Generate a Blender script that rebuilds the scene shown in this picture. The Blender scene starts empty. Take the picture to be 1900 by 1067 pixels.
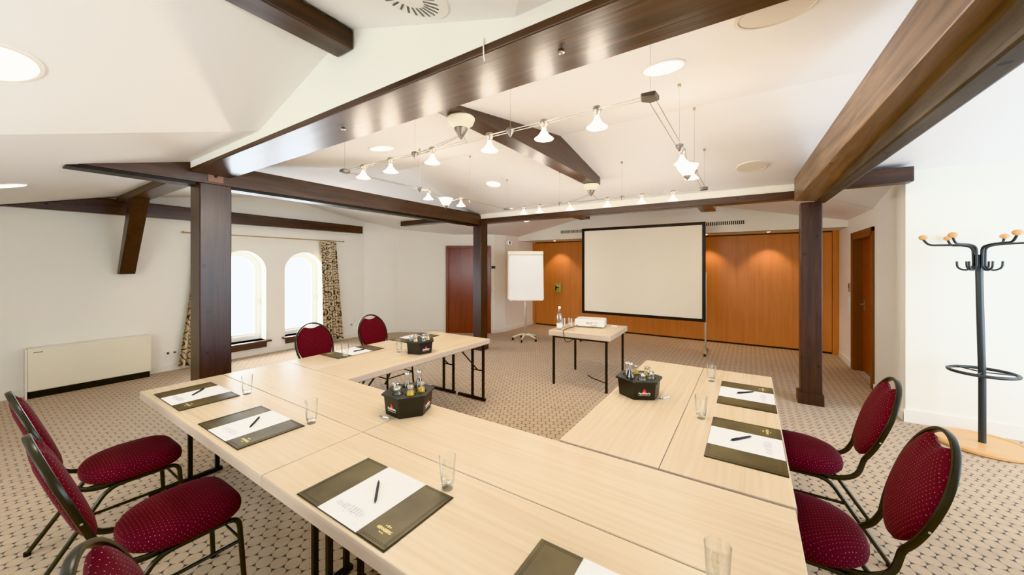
import bpy, math, random
from mathutils import Vector, Matrix
random.seed(7)
PI = math.pi
SC = bpy.context.scene
COL = SC.collection

# ------------------------------------------------------------------ mesh builder
class MB:
    def __init__(s): s.v = []; s.f = []
    def add(s, vs, fs):
        n = len(s.v); s.v += [tuple(p) for p in vs]; s.f += [tuple(n+i for i in f) for f in fs]; return s
    def box(s, x0, x1, y0, y1, z0, z1):
        v = [(x0,y0,z0),(x1,y0,z0),(x1,y1,z0),(x0,y1,z0),(x0,y0,z1),(x1,y0,z1),(x1,y1,z1),(x0,y1,z1)]
        return s.add(v, [(0,3,2,1),(4,5,6,7),(0,1,5,4),(1,2,6,5),(2,3,7,6),(3,0,4,7)])
    def hexa(s, v):   # 8 corners: bottom ring then top ring
        return s.add(v, [(0,3,2,1),(4,5,6,7),(0,1,5,4),(1,2,6,5),(2,3,7,6),(3,0,4,7)])
    def prism(s, poly, z0, z1):
        n = len(poly)
        v = [(x,y,z0) for x,y in poly]+[(x,y,z1) for x,y in poly]
        return s.add(v, [tuple(range(n-1,-1,-1)), tuple(range(n,2*n))]+[(i,(i+1)%n,n+(i+1)%n,n+i) for i in range(n)])
    def tube(s, pts, r, n=10, closed=False, sec=None):
        """sweep a round (or sec=(w,h,up)) section along pts"""
        P = [Vector(p) for p in pts]; m = len(P); rings = []
        up = Vector(sec[2]) if sec else None
        T0 = None; N = None
        for i in range(m):
            a = P[(i-1)%m] if (closed or i>0) else P[i]; b = P[(i+1)%m] if (closed or i<m-1) else P[i]
            T = (b-a).normalized()
            if sec:
                U = (up - T*up.dot(T)).normalized()
            else:
                if N is None:
                    N = T.orthogonal().normalized()
                else:
                    N = (N - T*N.dot(T)).normalized()
                U = N
            B = T.cross(U)
            rr = r(i/(m-1)) if callable(r) else r
            ring = []
            for k in range(n):
                t = 2*PI*k/n
                if sec:
                    c, q = math.cos(t), math.sin(t); e = .5
                    cu = math.copysign(abs(c)**e, c)*sec[0]/2; cb = math.copysign(abs(q)**e, q)*sec[1]/2
                    ring.append(P[i]+U*cu+B*cb)
                else:
                    ring.append(P[i]+U*math.cos(t)*rr+B*math.sin(t)*rr)
            rings.append(ring)
        v = [p for q in rings for p in q]; f = []
        for i in range(m if closed else m-1):
            j = (i+1)%m
            for k in range(n):
                f.append((i*n+k, i*n+(k+1)%n, j*n+(k+1)%n, j*n+k))
        if not closed:
            f.append(tuple(range(n-1,-1,-1))); f.append(tuple((m-1)*n+k for k in range(n)))
        return s.add(v, f)
    def lathe(s, prof, n=24, c=(0,0,0), M=None, cap=True):
        v = []; f = []
        for r, z in prof:
            for k in range(n):
                p = Vector((r*math.cos(2*PI*k/n), r*math.sin(2*PI*k/n), z))
                if M: p = M @ p
                v.append(p+Vector(c))
        for i in range(len(prof)-1):
            for k in range(n):
                f.append((i*n+k, i*n+(k+1)%n, (i+1)*n+(k+1)%n, (i+1)*n+k))
        if cap:
            f.append(tuple(range(n-1,-1,-1))); f.append(tuple((len(prof)-1)*n+k for k in range(n)))
        return s.add(v, f)
    def sphere(s, c, r, n=14, sz=1):
        return s.lathe([(max(1e-4, r*math.sin(PI*i/8)), -r*sz*math.cos(PI*i/8)) for i in range(9)], n, c)

def fillet(pts, rad=.05, k=5):
    P = [Vector(p) for p in pts]; out = [P[0]]
    for i in range(1, len(P)-1):
        a, b, c = P[i-1], P[i], P[i+1]
        d = min(rad, (a-b).length*.48, (c-b).length*.48)
        p0 = b+(a-b).normalized()*d; p1 = b+(c-b).normalized()*d
        for j in range(k+1):
            t = j/k; out.append(p0*(1-t)**2+b*2*t*(1-t)+p1*t*t)
    out.append(P[-1]); return out

def part(name, mb, mat, parent=None, bevel=0, smooth=True, seg=2):
    me = bpy.data.meshes.new(name); me.from_pydata(mb.v, [], mb.f); me.update()
    import bmesh
    bm = bmesh.new(); bm.from_mesh(me)
    bmesh.ops.recalc_face_normals(bm, faces=bm.faces); bm.to_mesh(me); bm.free()
    if smooth:
        for p in me.polygons: p.use_smooth = True
        me.set_sharp_from_angle(angle=math.radians(38))
    me.materials.append(mat)
    o = bpy.data.objects.new(name, me); COL.objects.link(o)
    if parent: o.parent = parent
    if bevel:
        b = o.modifiers.new('bevel', 'BEVEL'); b.width = bevel; b.segments = seg; b.limit_method = 'ANGLE'; b.angle_limit = math.radians(40)
    return o
def tag(o, label, cat, group=None):
    o['label'] = label; o['category'] = cat
    if group: o['group'] = group
    return o
def thing(name, label, cat, loc=(0,0,0), rotz=0, group=None):
    o = bpy.data.objects.new(name, None); COL.objects.link(o); o.empty_display_size = .1
    o.location = loc; o.rotation_euler = (0,0,rotz)
    return tag(o, label, cat, group)
def dup(root, loc, rotz, label, group=None, cat=None):
    r = root.copy(); COL.objects.link(r); r.location = loc; r.rotation_euler = (0,0,rotz); r['label'] = label
    if group: r['group'] = group
    for ch in list(root.children):
        c = ch.copy(); COL.objects.link(c); c.parent = r
        for g in list(ch.children):
            d = g.copy(); COL.objects.link(d); d.parent = c
    return r
def struct(name, mb, mat, parent=None, label=None, **k):
    o = part(name, mb, mat, parent, **k)
    if parent is None:
        o['kind'] = 'structure'
    if label: o['label'] = label
    return o

# ------------------------------------------------------------------ materials
class NT:
    def __init__(s, name):
        s.m = bpy.data.materials.new(name); s.m.use_nodes = True; s.t = s.m.node_tree; s.n = s.t.nodes; s.l = s.t.links
        s.b = s.n['Principled BSDF']; s.out = s.n['Material Output']
    def new(s, ty, **k):
        x = s.n.new(ty)
        for a, b in k.items(): setattr(x, a, b)
        return x
    def set(s, node, key, val):
        if hasattr(val, 'is_output') or isinstance(val, bpy.types.NodeSocket): s.l.new(val, node.inputs[key])
        else: node.inputs[key].default_value = val
    def math(s, op, a, b=0, c=None):
        x = s.new('ShaderNodeMath', operation=op); s.set(x, 0, a); s.set(x, 1, b)
        if c is not None: s.set(x, 2, c)
        return x.outputs[0]
    def mix(s, f, a, b, bt='MIX'):
        x = s.new('ShaderNodeMix', data_type='RGBA', blend_type=bt)
        s.set(x, 0, f); s.set(x, 6, c4(a)); s.set(x, 7, c4(b)); return x.outputs[2]
    def coord(s, kind='Object', scale=(1,1,1), rot=(0,0,0)):
        t = s.new('ShaderNodeTexCoord'); m = s.new('ShaderNodeMapping'); s.l.new(t.outputs[kind], m.inputs[0])
        m.inputs['Scale'].default_value = scale; m.inputs['Rotation'].default_value = rot; return m.outputs[0]
    def noise(s, vec, scale, detail=4, rough=.5, dist=0):
        x = s.new('ShaderNodeTexNoise'); s.l.new(vec, x.inputs['Vector']); x.inputs['Scale'].default_value = scale
        x.inputs['Detail'].default_value = detail; x.inputs['Roughness'].default_value = rough; x.inputs['Distortion'].default_value = dist
        return x.outputs[0]
    def ramp(s, f, stops):
        x = s.new('ShaderNodeValToRGB'); s.l.new(f, x.inputs[0]); e = x.color_ramp.elements
        while len(e) < len(stops): e.new(.5)
        for i, (p, c) in enumerate(stops): e[i].position = p; e[i].color = c4(c)
        return x.outputs[0]
    def bump(s, h, strength=.2, dist=.01):
        x = s.new('ShaderNodeBump'); s.l.new(h, x.inputs['Height']); x.inputs['Strength'].default_value = strength; x.inputs['Distance'].default_value = dist
        s.l.new(x.outputs[0], s.b.inputs['Normal'])
    def p(s, **k):
        names = dict(color='Base Color', rough='Roughness', metal='Metallic', spec='Specular IOR Level', coat='Coat Weight', coatr='Coat Roughness', trans='Transmission Weight', ior='IOR', sheen='Sheen Weight', emis='Emission Color', estr='Emission Strength')
        for a, b in k.items(): s.set(s.b, names[a], c4(b) if a in ('color','emis') and not isinstance(b, bpy.types.NodeSocket) else b)
        return s.m
def c4(c): return (*c, 1) if isinstance(c, tuple) and len(c) == 3 else c
def srgb(r, g, b): return tuple(((c/255+.055)/1.055)**2.4 if c > 10 else c/3294.6 for c in (r, g, b))
def plain(name, color, rough=.5, metal=0, **k):
    return NT(name).p(color=color, rough=rough, metal=metal, **k)
def emit(name, color, strength): 
    return NT(name).p(color=(0,0,0), emis=color, estr=strength, rough=1.0)

def wall_paint(name, col):
    t = NT(name); n = t.noise(t.coord(), 60, 3); t.bump(n, .05, .002)
    return t.p(color=col, rough=.75)
M_WALL = wall_paint('wall_paint', srgb(240,237,227)); M_CEIL = wall_paint('ceiling_paint', srgb(236,235,234))
M_TRIM = plain('white_trim', srgb(238,234,224), .45)

def beam_wood(name, ax, c1=srgb(40,26,21), c2=srgb(84,58,45), rough=.4, coat=.35):
    t = NT(name); sc = [14,14,14]; sc[ax] = 1.0
    v = t.coord('Object', tuple(sc)); n = t.noise(v, 1.6, 6, .6, .6)
    sc2 = [3,3,3]; sc2[ax] = .8
    n2 = t.noise(t.coord('Object', tuple(sc2)), 1.5, 3)
    col = t.ramp(n, [(.3, c1), (.72, c2)]); col = t.mix(t.math('MULTIPLY', n2, .5), col, c1)
    vo = t.new('ShaderNodeTexVoronoi'); t.l.new(t.coord('Object', (5,5,5)), vo.inputs['Vector']); vo.inputs['Scale'].default_value = 1
    knot = t.math('LESS_THAN', vo.outputs['Distance'], .1)
    col = t.mix(knot, col, srgb(28,18,14))
    h = t.math('ADD', n, t.math('MULTIPLY', n2, 1.5)); t.bump(h, .35, .006)
    return t.p(color=col, rough=rough, coat=coat, coatr=.28)
M_BX = beam_wood('dark_beam_wood_x', 0); M_BY = beam_wood('dark_beam_wood_y', 1); M_BZ = beam_wood('dark_post_wood', 2, srgb(36,22,19), srgb(74,48,40))

def fine_wood(name, c1, c2, ax=0, rough=.35, fs=38, ls=1.2, coat=.2):
    t = NT(name); sc = [fs,fs,fs]; sc[ax] = ls
    n = t.noise(t.coord('Object', tuple(sc)), 1, 5, .62, .3)
    sc = [5,5,5]; sc[ax] = .5
    n2 = t.noise(t.coord('Object', tuple(sc)), 1.2, 3, .5, 1.0)
    w = t.new('ShaderNodeTexWave'); w.bands_direction = 'XYZ'[1 if ax != 1 else 0]
    sc = [1,1,1]; sc[ax] = .12
    t.l.new(t.coord('Object', tuple(sc)), w.inputs['Vector']); w.inputs['Scale'].default_value = 9; w.inputs['Distortion'].default_value = 9; w.inputs['Detail'].default_value = 3; w.inputs['Detail Scale'].default_value = 1.2
    f = t.math('ADD', t.math('MULTIPLY', n, .5), t.math('MULTIPLY', n2, .3)); f = t.math('ADD', f, t.math('MULTIPLY', w.outputs[1], .09)); f = t.math('ADD', f, .055)
    return t.p(color=t.ramp(f, [(.3, c1), (.7, c2)]), rough=rough, coat=coat, coatr=.2)
M_TOP = fine_wood('maple_laminate', srgb(194,169,135), srgb(229,210,178), 0, .36, coat=.15)
M_EDGE = fine_wood('maple_edge_band', srgb(184,164,146), srgb(204,186,168), 0, .5, coat=0)
M_CHERRY = fine_wood('cherry_veneer', srgb(184,114,68), srgb(206,138,88), 2, .45, 20, .5)
M_MAHOG = fine_wood('mahogany_veneer', srgb(92,36,22), srgb(140,62,38), 2, .28, 24, .6, coat=.4)
M_DARKDOOR = fine_wood('dark_door_frame', srgb(88,48,26), srgb(116,66,38), 2, .4, 24, .6)
M_REDDOOR = fine_wood('red_door_veneer', srgb(120,52,24), srgb(150,70,34), 2, .35, 24, .6)
M_BEECH = fine_wood('beech_wood', srgb(214,160,100), srgb(236,190,134), 0, .35)
M_SILL = fine_wood('dark_sill_wood', srgb(58,38,32), srgb(88,60,50), 1, .4)

def carpet():
    t = NT('patterned_carpet'); a = .082; h = a*math.sqrt(3)
    tc = t.new('ShaderNodeTexCoord'); sep = t.new('ShaderNodeSeparateXYZ'); t.l.new(tc.outputs['Object'], sep.inputs[0])
    x, y = sep.outputs[0], sep.outputs[1]
    def lat(ox, oy):   # distance to the nearest centre of a rectangular lattice
        fx = t.math('SUBTRACT', t.math('FRACT', t.math('ADD', t.math('DIVIDE', x, h), ox)), .5)
        fy = t.math('SUBTRACT', t.math('FRACT', t.math('ADD', t.math('DIVIDE', y, a), oy)), .5)
        fx = t.math('MULTIPLY', fx, h); fy = t.math('MULTIPLY', fy, a*.985)
        return t.math('SQRT', t.math('ADD', t.math('MULTIPLY', fx, fx), t.math('MULTIPLY', fy, fy)))
    d = t.math('MINIMUM', lat(.13, .27), lat(.63, .77))
    gap = t.new('ShaderNodeMapRange'); gap.interpolation_type = 'SMOOTHSTEP'
    t.l.new(d, gap.inputs[0]); gap.inputs[1].default_value = .0382; gap.inputs[2].default_value = .0424
    n = t.noise(t.coord('Object', (1,1,1)), 260, 3, .7); n2 = t.noise(t.coord('Object', (1,1,1)), 9, 2)
    f = t.math('ADD', t.math('MULTIPLY', n, .75), t.math('MULTIPLY', n2, .25))
    base = t.ramp(f, [(.3, srgb(156,131,103)), (.7, srgb(204,176,142))])
    col = t.mix(gap.outputs[0], base, srgb(48,35,29))
    t.bump(t.math('SUBTRACT', n, t.math('MULTIPLY', gap.outputs[0], 1.0)), .5, .004)
    return t.p(color=col, rough=.85, sheen=.25, spec=.25)
M_CARPET = carpet()

def fabric():
    t = NT('burgundy_dotted_fabric'); s = .019
    tc = t.new('ShaderNodeTexCoord'); sep = t.new('ShaderNodeSeparateXYZ'); t.l.new(tc.outputs['Object'], sep.inputs[0])
    # project along the dominant axis: seats use x,y ; backs use x,z
    geo = t.new('ShaderNodeSeparateXYZ'); t.l.new(tc.outputs['Normal'], geo.inputs[0])
    isz = t.math('GREATER_THAN', t.math('ABSOLUTE', geo.outputs[2]), .65)
    yy = t.mix(isz, sep.outputs[2], sep.outputs[1])
    isx = t.math('MULTIPLY', t.math('GREATER_THAN', t.math('ABSOLUTE', geo.outputs[0]), t.math('ABSOLUTE', geo.outputs[1])), t.math('SUBTRACT', 1.0, isz))
    xx = t.mix(isx, sep.outputs[0], sep.outputs[1])
    def lat(o):
        fx = t.math('SUBTRACT', t.math('FRACT', t.math('ADD', t.math('DIVIDE', xx, s), o)), .5)
        fy = t.math('SUBTRACT', t.math('FRACT', t.math('ADD', t.math('DIVIDE', yy, s*1.3), o)), .5)
        return t.math('SQRT', t.math('ADD', t.math('MULTIPLY', fx, fx), t.math('MULTIPLY', fy, fy)))
    d = t.math('MINIMUM', lat(0), lat(.5)); dot = t.math('LESS_THAN', d, .058)
    n = t.noise(t.coord(), 400, 2); base = t.ramp(n, [(.3, srgb(62,15,24)), (.7, srgb(88,25,35))])
    t.bump(n, .3, .002)
    return t.p(color=t.mix(dot, base, srgb(190,132,120)), rough=.9, sheen=.05, spec=.15)
M_FAB = fabric()
M_FRAME = plain('olive_black_metal', srgb(58,56,49), .3, .7)
M_BLACK = plain('black_steel', srgb(22,20,20), .45, .2)
M_RUBBER = plain('black_rubber', srgb(24,24,24), .8)
M_STEEL = plain('brushed_aluminium', srgb(186,178,164), .32, .9)
M_CHROME = plain('chrome', srgb(220,220,220), .12, 1.0)
M_ANTH = plain('anthracite_metal', srgb(70,74,76), .4, .5)
M_GREYM = plain('grey_cast_metal', srgb(120,112,104), .4, .7)
M_WHITEP = plain('white_plastic', srgb(238,236,230), .4)
M_CREAMP = plain('cream_metal', srgb(236,230,208), .45)
M_BRASS = plain('brass_rod', srgb(190,160,96), .35, .6)
M_PAPER = plain('paper', srgb(250,250,250), .7)
M_INK = plain('grey_ink', srgb(135,140,150), .8)
M_GOLD = plain('gold_foil', srgb(240,222,150), .3, .3)
M_SCREEN = plain('screen_cloth', srgb(240,232,214), .8)
M_CRATE = plain('black_plastic_tray', srgb(30,30,30), .42)
M_RED = plain('red_print', srgb(214,52,48), .5)
M_WPRINT = plain('white_print', srgb(245,240,236), .5)
M_COLA = plain('cola_liquid', srgb(28,14,10), .1)
M_JUICE = plain('yellow_juice', srgb(206,170,48), .25)
M_GREEN = plain('green_juice', srgb(70,84,60), .2)
M_OFF = plain('speaker_cloth', srgb(222,214,200), .9)
M_DGREEN = plain('sign_green', srgb(60,70,50), .6)
M_BOXG = plain('pale_green_metal', srgb(176,176,128), .45, .2)
M_LABELP = plain('bottle_label', srgb(240,238,230), .5)
def leather():
    t = NT('olive_brown_leather'); n = t.noise(t.coord(), 220, 3); n2 = t.noise(t.coord(), 6, 2); t.bump(n, .12, .001)
    return t.p(color=t.ramp(n2, [(.3, srgb(72,62,42)), (.7, srgb(100,88,58))]), rough=.42, spec=.4)
M_LEATHER = leather()
M_STITCH = plain('leather_edge', srgb(44,36,26), .5)
def thin_glass(name, tint=(1,1,1), refl=1.0, edge=.9):
    t = NT(name); tr = t.new('ShaderNodeBsdfTransparent'); tr.inputs[0].default_value = c4(tint)
    gl = t.new('ShaderNodeBsdfGlossy'); gl.inputs['Roughness'].default_value = .03; gl.inputs[0].default_value = (1,1,1,1)
    fr = t.new('ShaderNodeLayerWeight'); fr.inputs[0].default_value = .5; mx = t.new('ShaderNodeMixShader')
    t.l.new(t.math('MULTIPLY', t.math('ADD', t.math('MULTIPLY', t.math('POWER', fr.outputs['Facing'], 3), .6), .06), refl), mx.inputs[0]); t.l.new(t.mix(t.math('POWER', fr.outputs['Facing'], 2.5), tint, tuple(c*edge for c in tint)), tr.inputs[0]); t.l.new(tr.outputs[0], mx.inputs[1]); t.l.new(gl.outputs[0], mx.inputs[2])
    t.l.new(mx.outputs[0], t.out.inputs[0]); return t.m
M_GLASS = thin_glass('thin_clear_glass', (.975,.98,.975), 1.3, .55); M_PANE = thin_glass('window_glass', (.97,.98,.98))
M_SGLASS = thin_glass('solid_glass_base', (.93,.95,.95), 2.6, .5)
def curtain_mat():
    t = NT('scroll_print_curtain'); tc = t.new('ShaderNodeTexCoord'); sep = t.new('ShaderNodeSeparateXYZ'); t.l.new(tc.outputs['Object'], sep.inputs[0])
    cb = t.new('ShaderNodeCombineXYZ'); t.l.new(t.math('MULTIPLY', sep.outputs[1], 1.5), cb.inputs[0]); t.l.new(sep.outputs[2], cb.inputs[1])
    vo = t.new('ShaderNodeTexVoronoi'); vo.voronoi_dimensions = '2D'; vo.inputs['Scale'].default_value = 6.4; vo.inputs['Randomness'].default_value = .9
    t.l.new(cb.outputs[0], vo.inputs['Vector'])
    sb = t.new('ShaderNodeVectorMath', operation='SUBTRACT'); t.l.new(cb.outputs[0], sb.inputs[0]); t.l.new(vo.outputs['Position'], sb.inputs[1])
    s2 = t.new('ShaderNodeSeparateXYZ'); t.l.new(sb.outputs[0], s2.inputs[0])
    ang = t.math('ARCTAN2', s2.outputs[1], s2.outputs[0]); r = t.math('SQRT', t.math('ADD', t.math('MULTIPLY', s2.outputs[0], s2.outputs[0]), t.math('MULTIPLY', s2.outputs[1], s2.outputs[1])))
    sp = t.math('FRACT', t.math('ADD', t.math('MULTIPLY', r, 17), t.math('DIVIDE', ang, 2*PI)))
    a = t.math('LESS_THAN', t.math('ABSOLUTE', t.math('SUBTRACT', sp, .5)), .13)
    n = t.noise(cb.outputs[0], 9, 1); leaf = t.math('GREATER_THAN', n, .66)
    col = t.mix(t.math('MAXIMUM', a, leaf), srgb(222,206,178), srgb(72,54,40))
    return t.p(color=col, rough=.85, sheen=.2)
M_CURT = curtain_mat()
M_LAMP = emit('glowing_downlight', (1,.93,.8), 14); M_SHADE = emit('glowing_glass_shade', (1,.9,.74), 16); M_BULB = emit('halogen_bulb', (1,.88,.7), 40)
M_SIGN = emit('lit_sign_face', (1,.86,.74), .9)

# ------------------------------------------------------------------ camera
cam = bpy.data.cameras.new('camera'); co = bpy.data.objects.new('camera', cam); COL.objects.link(co); SC.camera = co
cam.sensor_width = 36; cam.lens = 36*674/1900; cam.shift_y = -40.5/1900; cam.clip_start = .03
co.location = (0,0,1.62); co.rotation_euler = (PI/2, 0, math.radians(33.2))

# ------------------------------------------------------------------ room shell
fdl = lambda x, y: 2.905+.31*(x+1.83)+.156*(y-1.17)
def zmain(Y):
    if Y < 1.17: return 2.572-.26*(1.17-Y)
    if Y < 3.35: return 2.572+.167*(Y-1.17)
    if Y < 5.45: return 2.936-.16*(Y-3.35)
    return 2.6-.2*(Y-5.45)
def zc(X, Y):
    z = zmain(Y)
    if Y < 1.17: z = max(z, fdl(X, Y) if X < -1.83 else 2.905-.31*abs(X+1.83))
    if Y > 5.45: z = max(z, 3.042-.21*abs(X+1.85))
    return z
def nrm(X, Y, front=None):
    e = .01; dx = (zc(X+e,Y)-zc(X-e,Y))/(2*e); dy = (zc(X,Y+e)-zc(X,Y-e))/(2*e)
    return Vector((dx, dy, -1)).normalized()
YF, XE, XW = -1.5, 3.8, -7.51
struct('floor', MB().box(-8.2, 4.2, -1.9, 9.2, -.1, 0), M_CARPET, label='taupe carpet with interlocking pebble pattern', smooth=False)
cl = MB()
def cp(f, *pts): cl.add([(x, y, f(x, y)) for x, y in pts], [tuple(range(len(pts)))])
fm = lambda x, y: 2.572-.26*(1.17-y); fd = lambda x, y: 2.905-.31*abs(x+1.83)
fg = lambda x, y: 2.572+.167*(y-1.17); fh = lambda x, y: 2.936-.16*(y-3.35); fr = lambda x, y: 2.6-.2*(y-5.45); fx = lambda x, y: 3.042-.21*abs(x+1.85)
XL, XR, YB = -7.9, 4.1, -1.8
dv = 1.074+.839*(1.17-YB)
dl = 1.074+.3355*(1.17-YB)
cp(fm, (XL,1.17),(XL,YB),(-1.83-dl,YB),(-2.904,1.17)); cp(fdl, (-2.904,1.17),(-1.83-dl,YB),(-1.83,YB),(-1.83,1.17))
cl.add([(-1.83,1.17,2.905),(-1.83,YB,2.905),(-1.83,YB,fdl(-1.83,YB))], [(0,1,2)])
cp(fd, (-1.83,1.17),(-1.83,YB),(-1.83+dv,YB),(-.756,1.17)); cp(fm, (-.756,1.17),(-1.83+dv,YB),(XR,YB),(XR,1.17))
cp(fg, (XL,1.17),(XR,1.17),(XR,3.35),(XL,3.35)); cp(fh, (XL,3.35),(XR,3.35),(XR,5.45),(XL,5.45))
cp(fr, (XL,5.45),(-3.955,5.45),(-5.05,6.6),(XL,6.6)); cp(lambda x, y: 2.37, (XL,6.6),(-5.05,6.6),(-5.05,8.2),(XL,8.2)); cp(fx, (-3.955,5.45),(-1.85,5.45),(-1.85,8.2),(-5.05,8.2),(-5.05,6.6))
cp(fx, (-1.85,5.45),(.255,5.45),(1.36,6.6),(1.36,8.2),(-1.85,8.2)); cp(fr, (.255,5.45),(1.5,5.45),(1.5,6.6),(1.36,6.6))
cl.add([(-8.2,-1.9,3.28),(4.3,-1.9,3.28),(4.3,9.2,3.28),(-8.2,9.2,3.28)], [(0,1,2,3)])  # unseen flat cover added above the slopes to block sky light leaks
cl.add([(-3.955,5.45,2.6),(.255,5.45,2.6),(-1.85,5.45,3.042)], [(0,1,2)])  # hidden triangle above the rear beam, added to keep light from leaking
struct('ceiling', cl, M_CEIL, label='white sloping attic ceiling with gables', smooth=False)
# gable wall above the front tie beam, and the strip above the rear beam
g = MB(); g.add([(x, y, z) for y in (1.17, 1.2) for x, z in ((-4.28,2.515),(.55,2.515),(.55,2.58),(-.756,2.58),(-1.83,2.915),(-2.904,2.58),(-4.28,2.58))],
      [tuple(range(7)), tuple(range(13,6,-1))]+[(i,(i+1)%7,7+(i+1)%7,7+i) for i in range(7)])
struct('wall_gable', g, M_WALL, label='white gable triangle above the long tie beam', smooth=False)
struct('wall_header', MB().box(-4.3, .45, 5.47, 5.62, 2.5, 2.62), M_WALL, smooth=False)

def wallseg(name, p, q, z1=3.3, th=.15, z0=0, mat=None, side=1):
    """wall whose visible face runs p->q, thickness to the left (side=1) or right"""
    d = Vector((q[0]-p[0], q[1]-p[1])); n = Vector((-d.y, d.x)).normalized()*th*side
    a = [(p[0],p[1]),(q[0],q[1]),(q[0]+n.x,q[1]+n.y),(p[0]+n.x,p[1]+n.y)]
    return struct(name, MB().hexa([(x,y,z0) for x,y in a]+[(x,y,z1) for x,y in a]), mat or M_WALL, smooth=False)
def board(name, p, q, h=.09, th=.018, side=-1):
    d = Vector((q[0]-p[0], q[1]-p[1])); n = Vector((-d.y, d.x)).normalized()*th*side
    a = [(p[0],p[1]),(q[0],q[1]),(q[0]+n.x,q[1]+n.y),(p[0]+n.x,p[1]+n.y)]
    return struct(name, MB().hexa([(x,y,0) for x,y in a]+[(x,y,h) for x,y in a]), M_TRIM, smooth=False)

# left wall with two arched openings
def arch(y0, y1, zb, zt, n=20):
    r = (y1-y0)/2; c = (y0+y1)/2
    return [(y0,zb),(y1,zb)]+[(c+r*math.cos(PI*i/n), zt-r+r*math.sin(PI*i/n)) for i in range(n+1)]
WIN = [(2.41,3.14),(3.47,4.20)]; WB, WT = .25, 1.885
w = MB(); X0 = XW; X1 = XW-.34
for a, b in ((-1.8,2.41),(3.14,3.47),(4.20,5.25)): w.box(X1, X0, a, b, 0, 3.3)
for y0, y1 in WIN:
    w.box(X1, X0, y0, y1, 0, WB)
    ar = arch(y0, y1, WB, WT)[2:]
    top = [(y0,3.3),(y1,3.3)]
    for X in (X0, X1):
        poly = [(X,y1,3.3)]+[(X,y,z) for y, z in ar]+[(X,y0,3.3)]
        w.add(poly, [tuple(range(len(poly)))])
    for i in range(len(ar)-1):
        (ya,za),(yb,zb) = ar[i], ar[i+1]
        w.add([(X0,ya,za),(X0,yb,zb),(X1,yb,zb),(X1,ya,za)], [(0,1,2,3)])
wl = struct('wall_left', w, M_WALL, label='white gable wall with two arched windows', smooth=False)
def loft(A, B, m, Xa, Xb):
    n = len(A); m.add([(Xa,y,z) for y,z in A]+[(Xa,y,z) for y,z in B]+[(Xb,y,z) for y,z in A]+[(Xb,y,z) for y,z in B],
        sum([[(i,(i+1)%n,n+(i+1)%n,n+i),(2*n+i,3*n+i,3*n+(i+1)%n,2*n+(i+1)%n),(n+i,n+(i+1)%n,3*n+(i+1)%n,3*n+i),(i,2*n+i,2*n+(i+1)%n,(i+1)%n)] for i in range(n)], []))
for k, (y0, y1) in enumerate(WIN):
    e = bpy.data.objects.new('window_%d' % (k+1), None); COL.objects.link(e); e['kind'] = 'structure'
    e['label'] = ['arched white window half hidden by the big post', 'arched white window beside the patterned curtain'][k]
    m = MB(); loft(arch(y0,y1,WB,WT), arch(y0+.055,y1-.055,WB+.075,WT-.055), m, -7.80, -7.72)
    loft(arch(y0+.055,y1-.055,WB+.075,WT-.055), arch(y0+.095,y1-.095,WB+.12,WT-.095), m, -7.79, -7.74)
    part('window_frame', m, M_WHITEP, e, smooth=False)
    pn = arch(y0+.09,y1-.09,WB+.115,WT-.09); part('pane', MB().add([(-7.765,y,z) for y,z in pn], [tuple(range(len(pn)))]), M_PANE, e, smooth=False)
    h = part('window_handle', MB().box(-7.72,-7.70,y1-.05,y1-.03,.95,1.01).box(-7.70,-7.68,y1-.05,y1-.03,.9,.98), M_STEEL, e)
    part('sill', MB().box(-7.73,-7.41,y0-.06,y1+.06,WB-.03,WB), M_SILL, e, bevel=.004)
    part('sill_apron', MB().box(-7.5095,-7.475,y0-.0,y1+.0,WB-.13,WB-.03), M_SILL, e)
P1, P2, P3, P4, P5, P6 = (-7.51,5.19),(-7.2,5.9),(-6.155,6.495),(-5.15,7.07),(-5.045,7.40),(-5.045,8.85)
wallseg('wall_corner', P1, P2); wallseg('wall_diagonal', P2, P4); wallseg('wall_bend', P4, P5); wallseg('wall_alcove', P5, P6)
wallseg('wall_rear', (-5.3,8.9), (1.6,8.9)); wallseg('wall_bulkhead', (-5.1,8.05), (1.36,8.05), z0=2.26, th=.12)
struct('ceiling_soffit', MB().box(-5.1, 1.4, 8.1, 8.95, 2.26, 2.34), M_WALL, smooth=False)
# right wall with a door opening
XD = 1.357; DY0, DY1, DZ = 6.58, 7.68, 2.07
wr = MB(); wr.box(XD, XD+.15, 5.56, DY0, 0, 3.3).box(XD, XD+.15, DY1, 9.0, 0, 3.3).box(XD, XD+.15, DY0, DY1, DZ, 3.3)
struct('wall_right', wr, M_WALL, smooth=False)
struct('wall_cloakroom', MB().box(XD, 4.1, 5.405, 5.55, 0, 3.3), M_WALL, label='white wall behind the coat stand', smooth=False)
struct('wall_east', MB().box(3.8, 3.95, -1.8, 5.5, 0, 3.3), M_WALL, smooth=False)
struct('wall_front', MB().box(-7.9, 4.1, -1.65, -1.5, 0, 3.3), M_WALL, smooth=False)
board('baseboard_left', (-7.51,-1.5), (-7.51,5.19)); board('baseboard_corner', P1, P2); board('baseboard_diagonal', P2, P3); board('baseboard_bend', (-5.19,7.045), P4)
board('baseboard_return', P4, P5); board('baseboard_alcove', P5, (-5.045,8.76)); board('baseboard_right', (XD,8.7), (XD,7.76)); board('baseboard_entry', (XD,6.5), (XD,5.388))
board('baseboard_cloakroom', (XD-.018,5.405), (3.8,5.405), h=.13)

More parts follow.
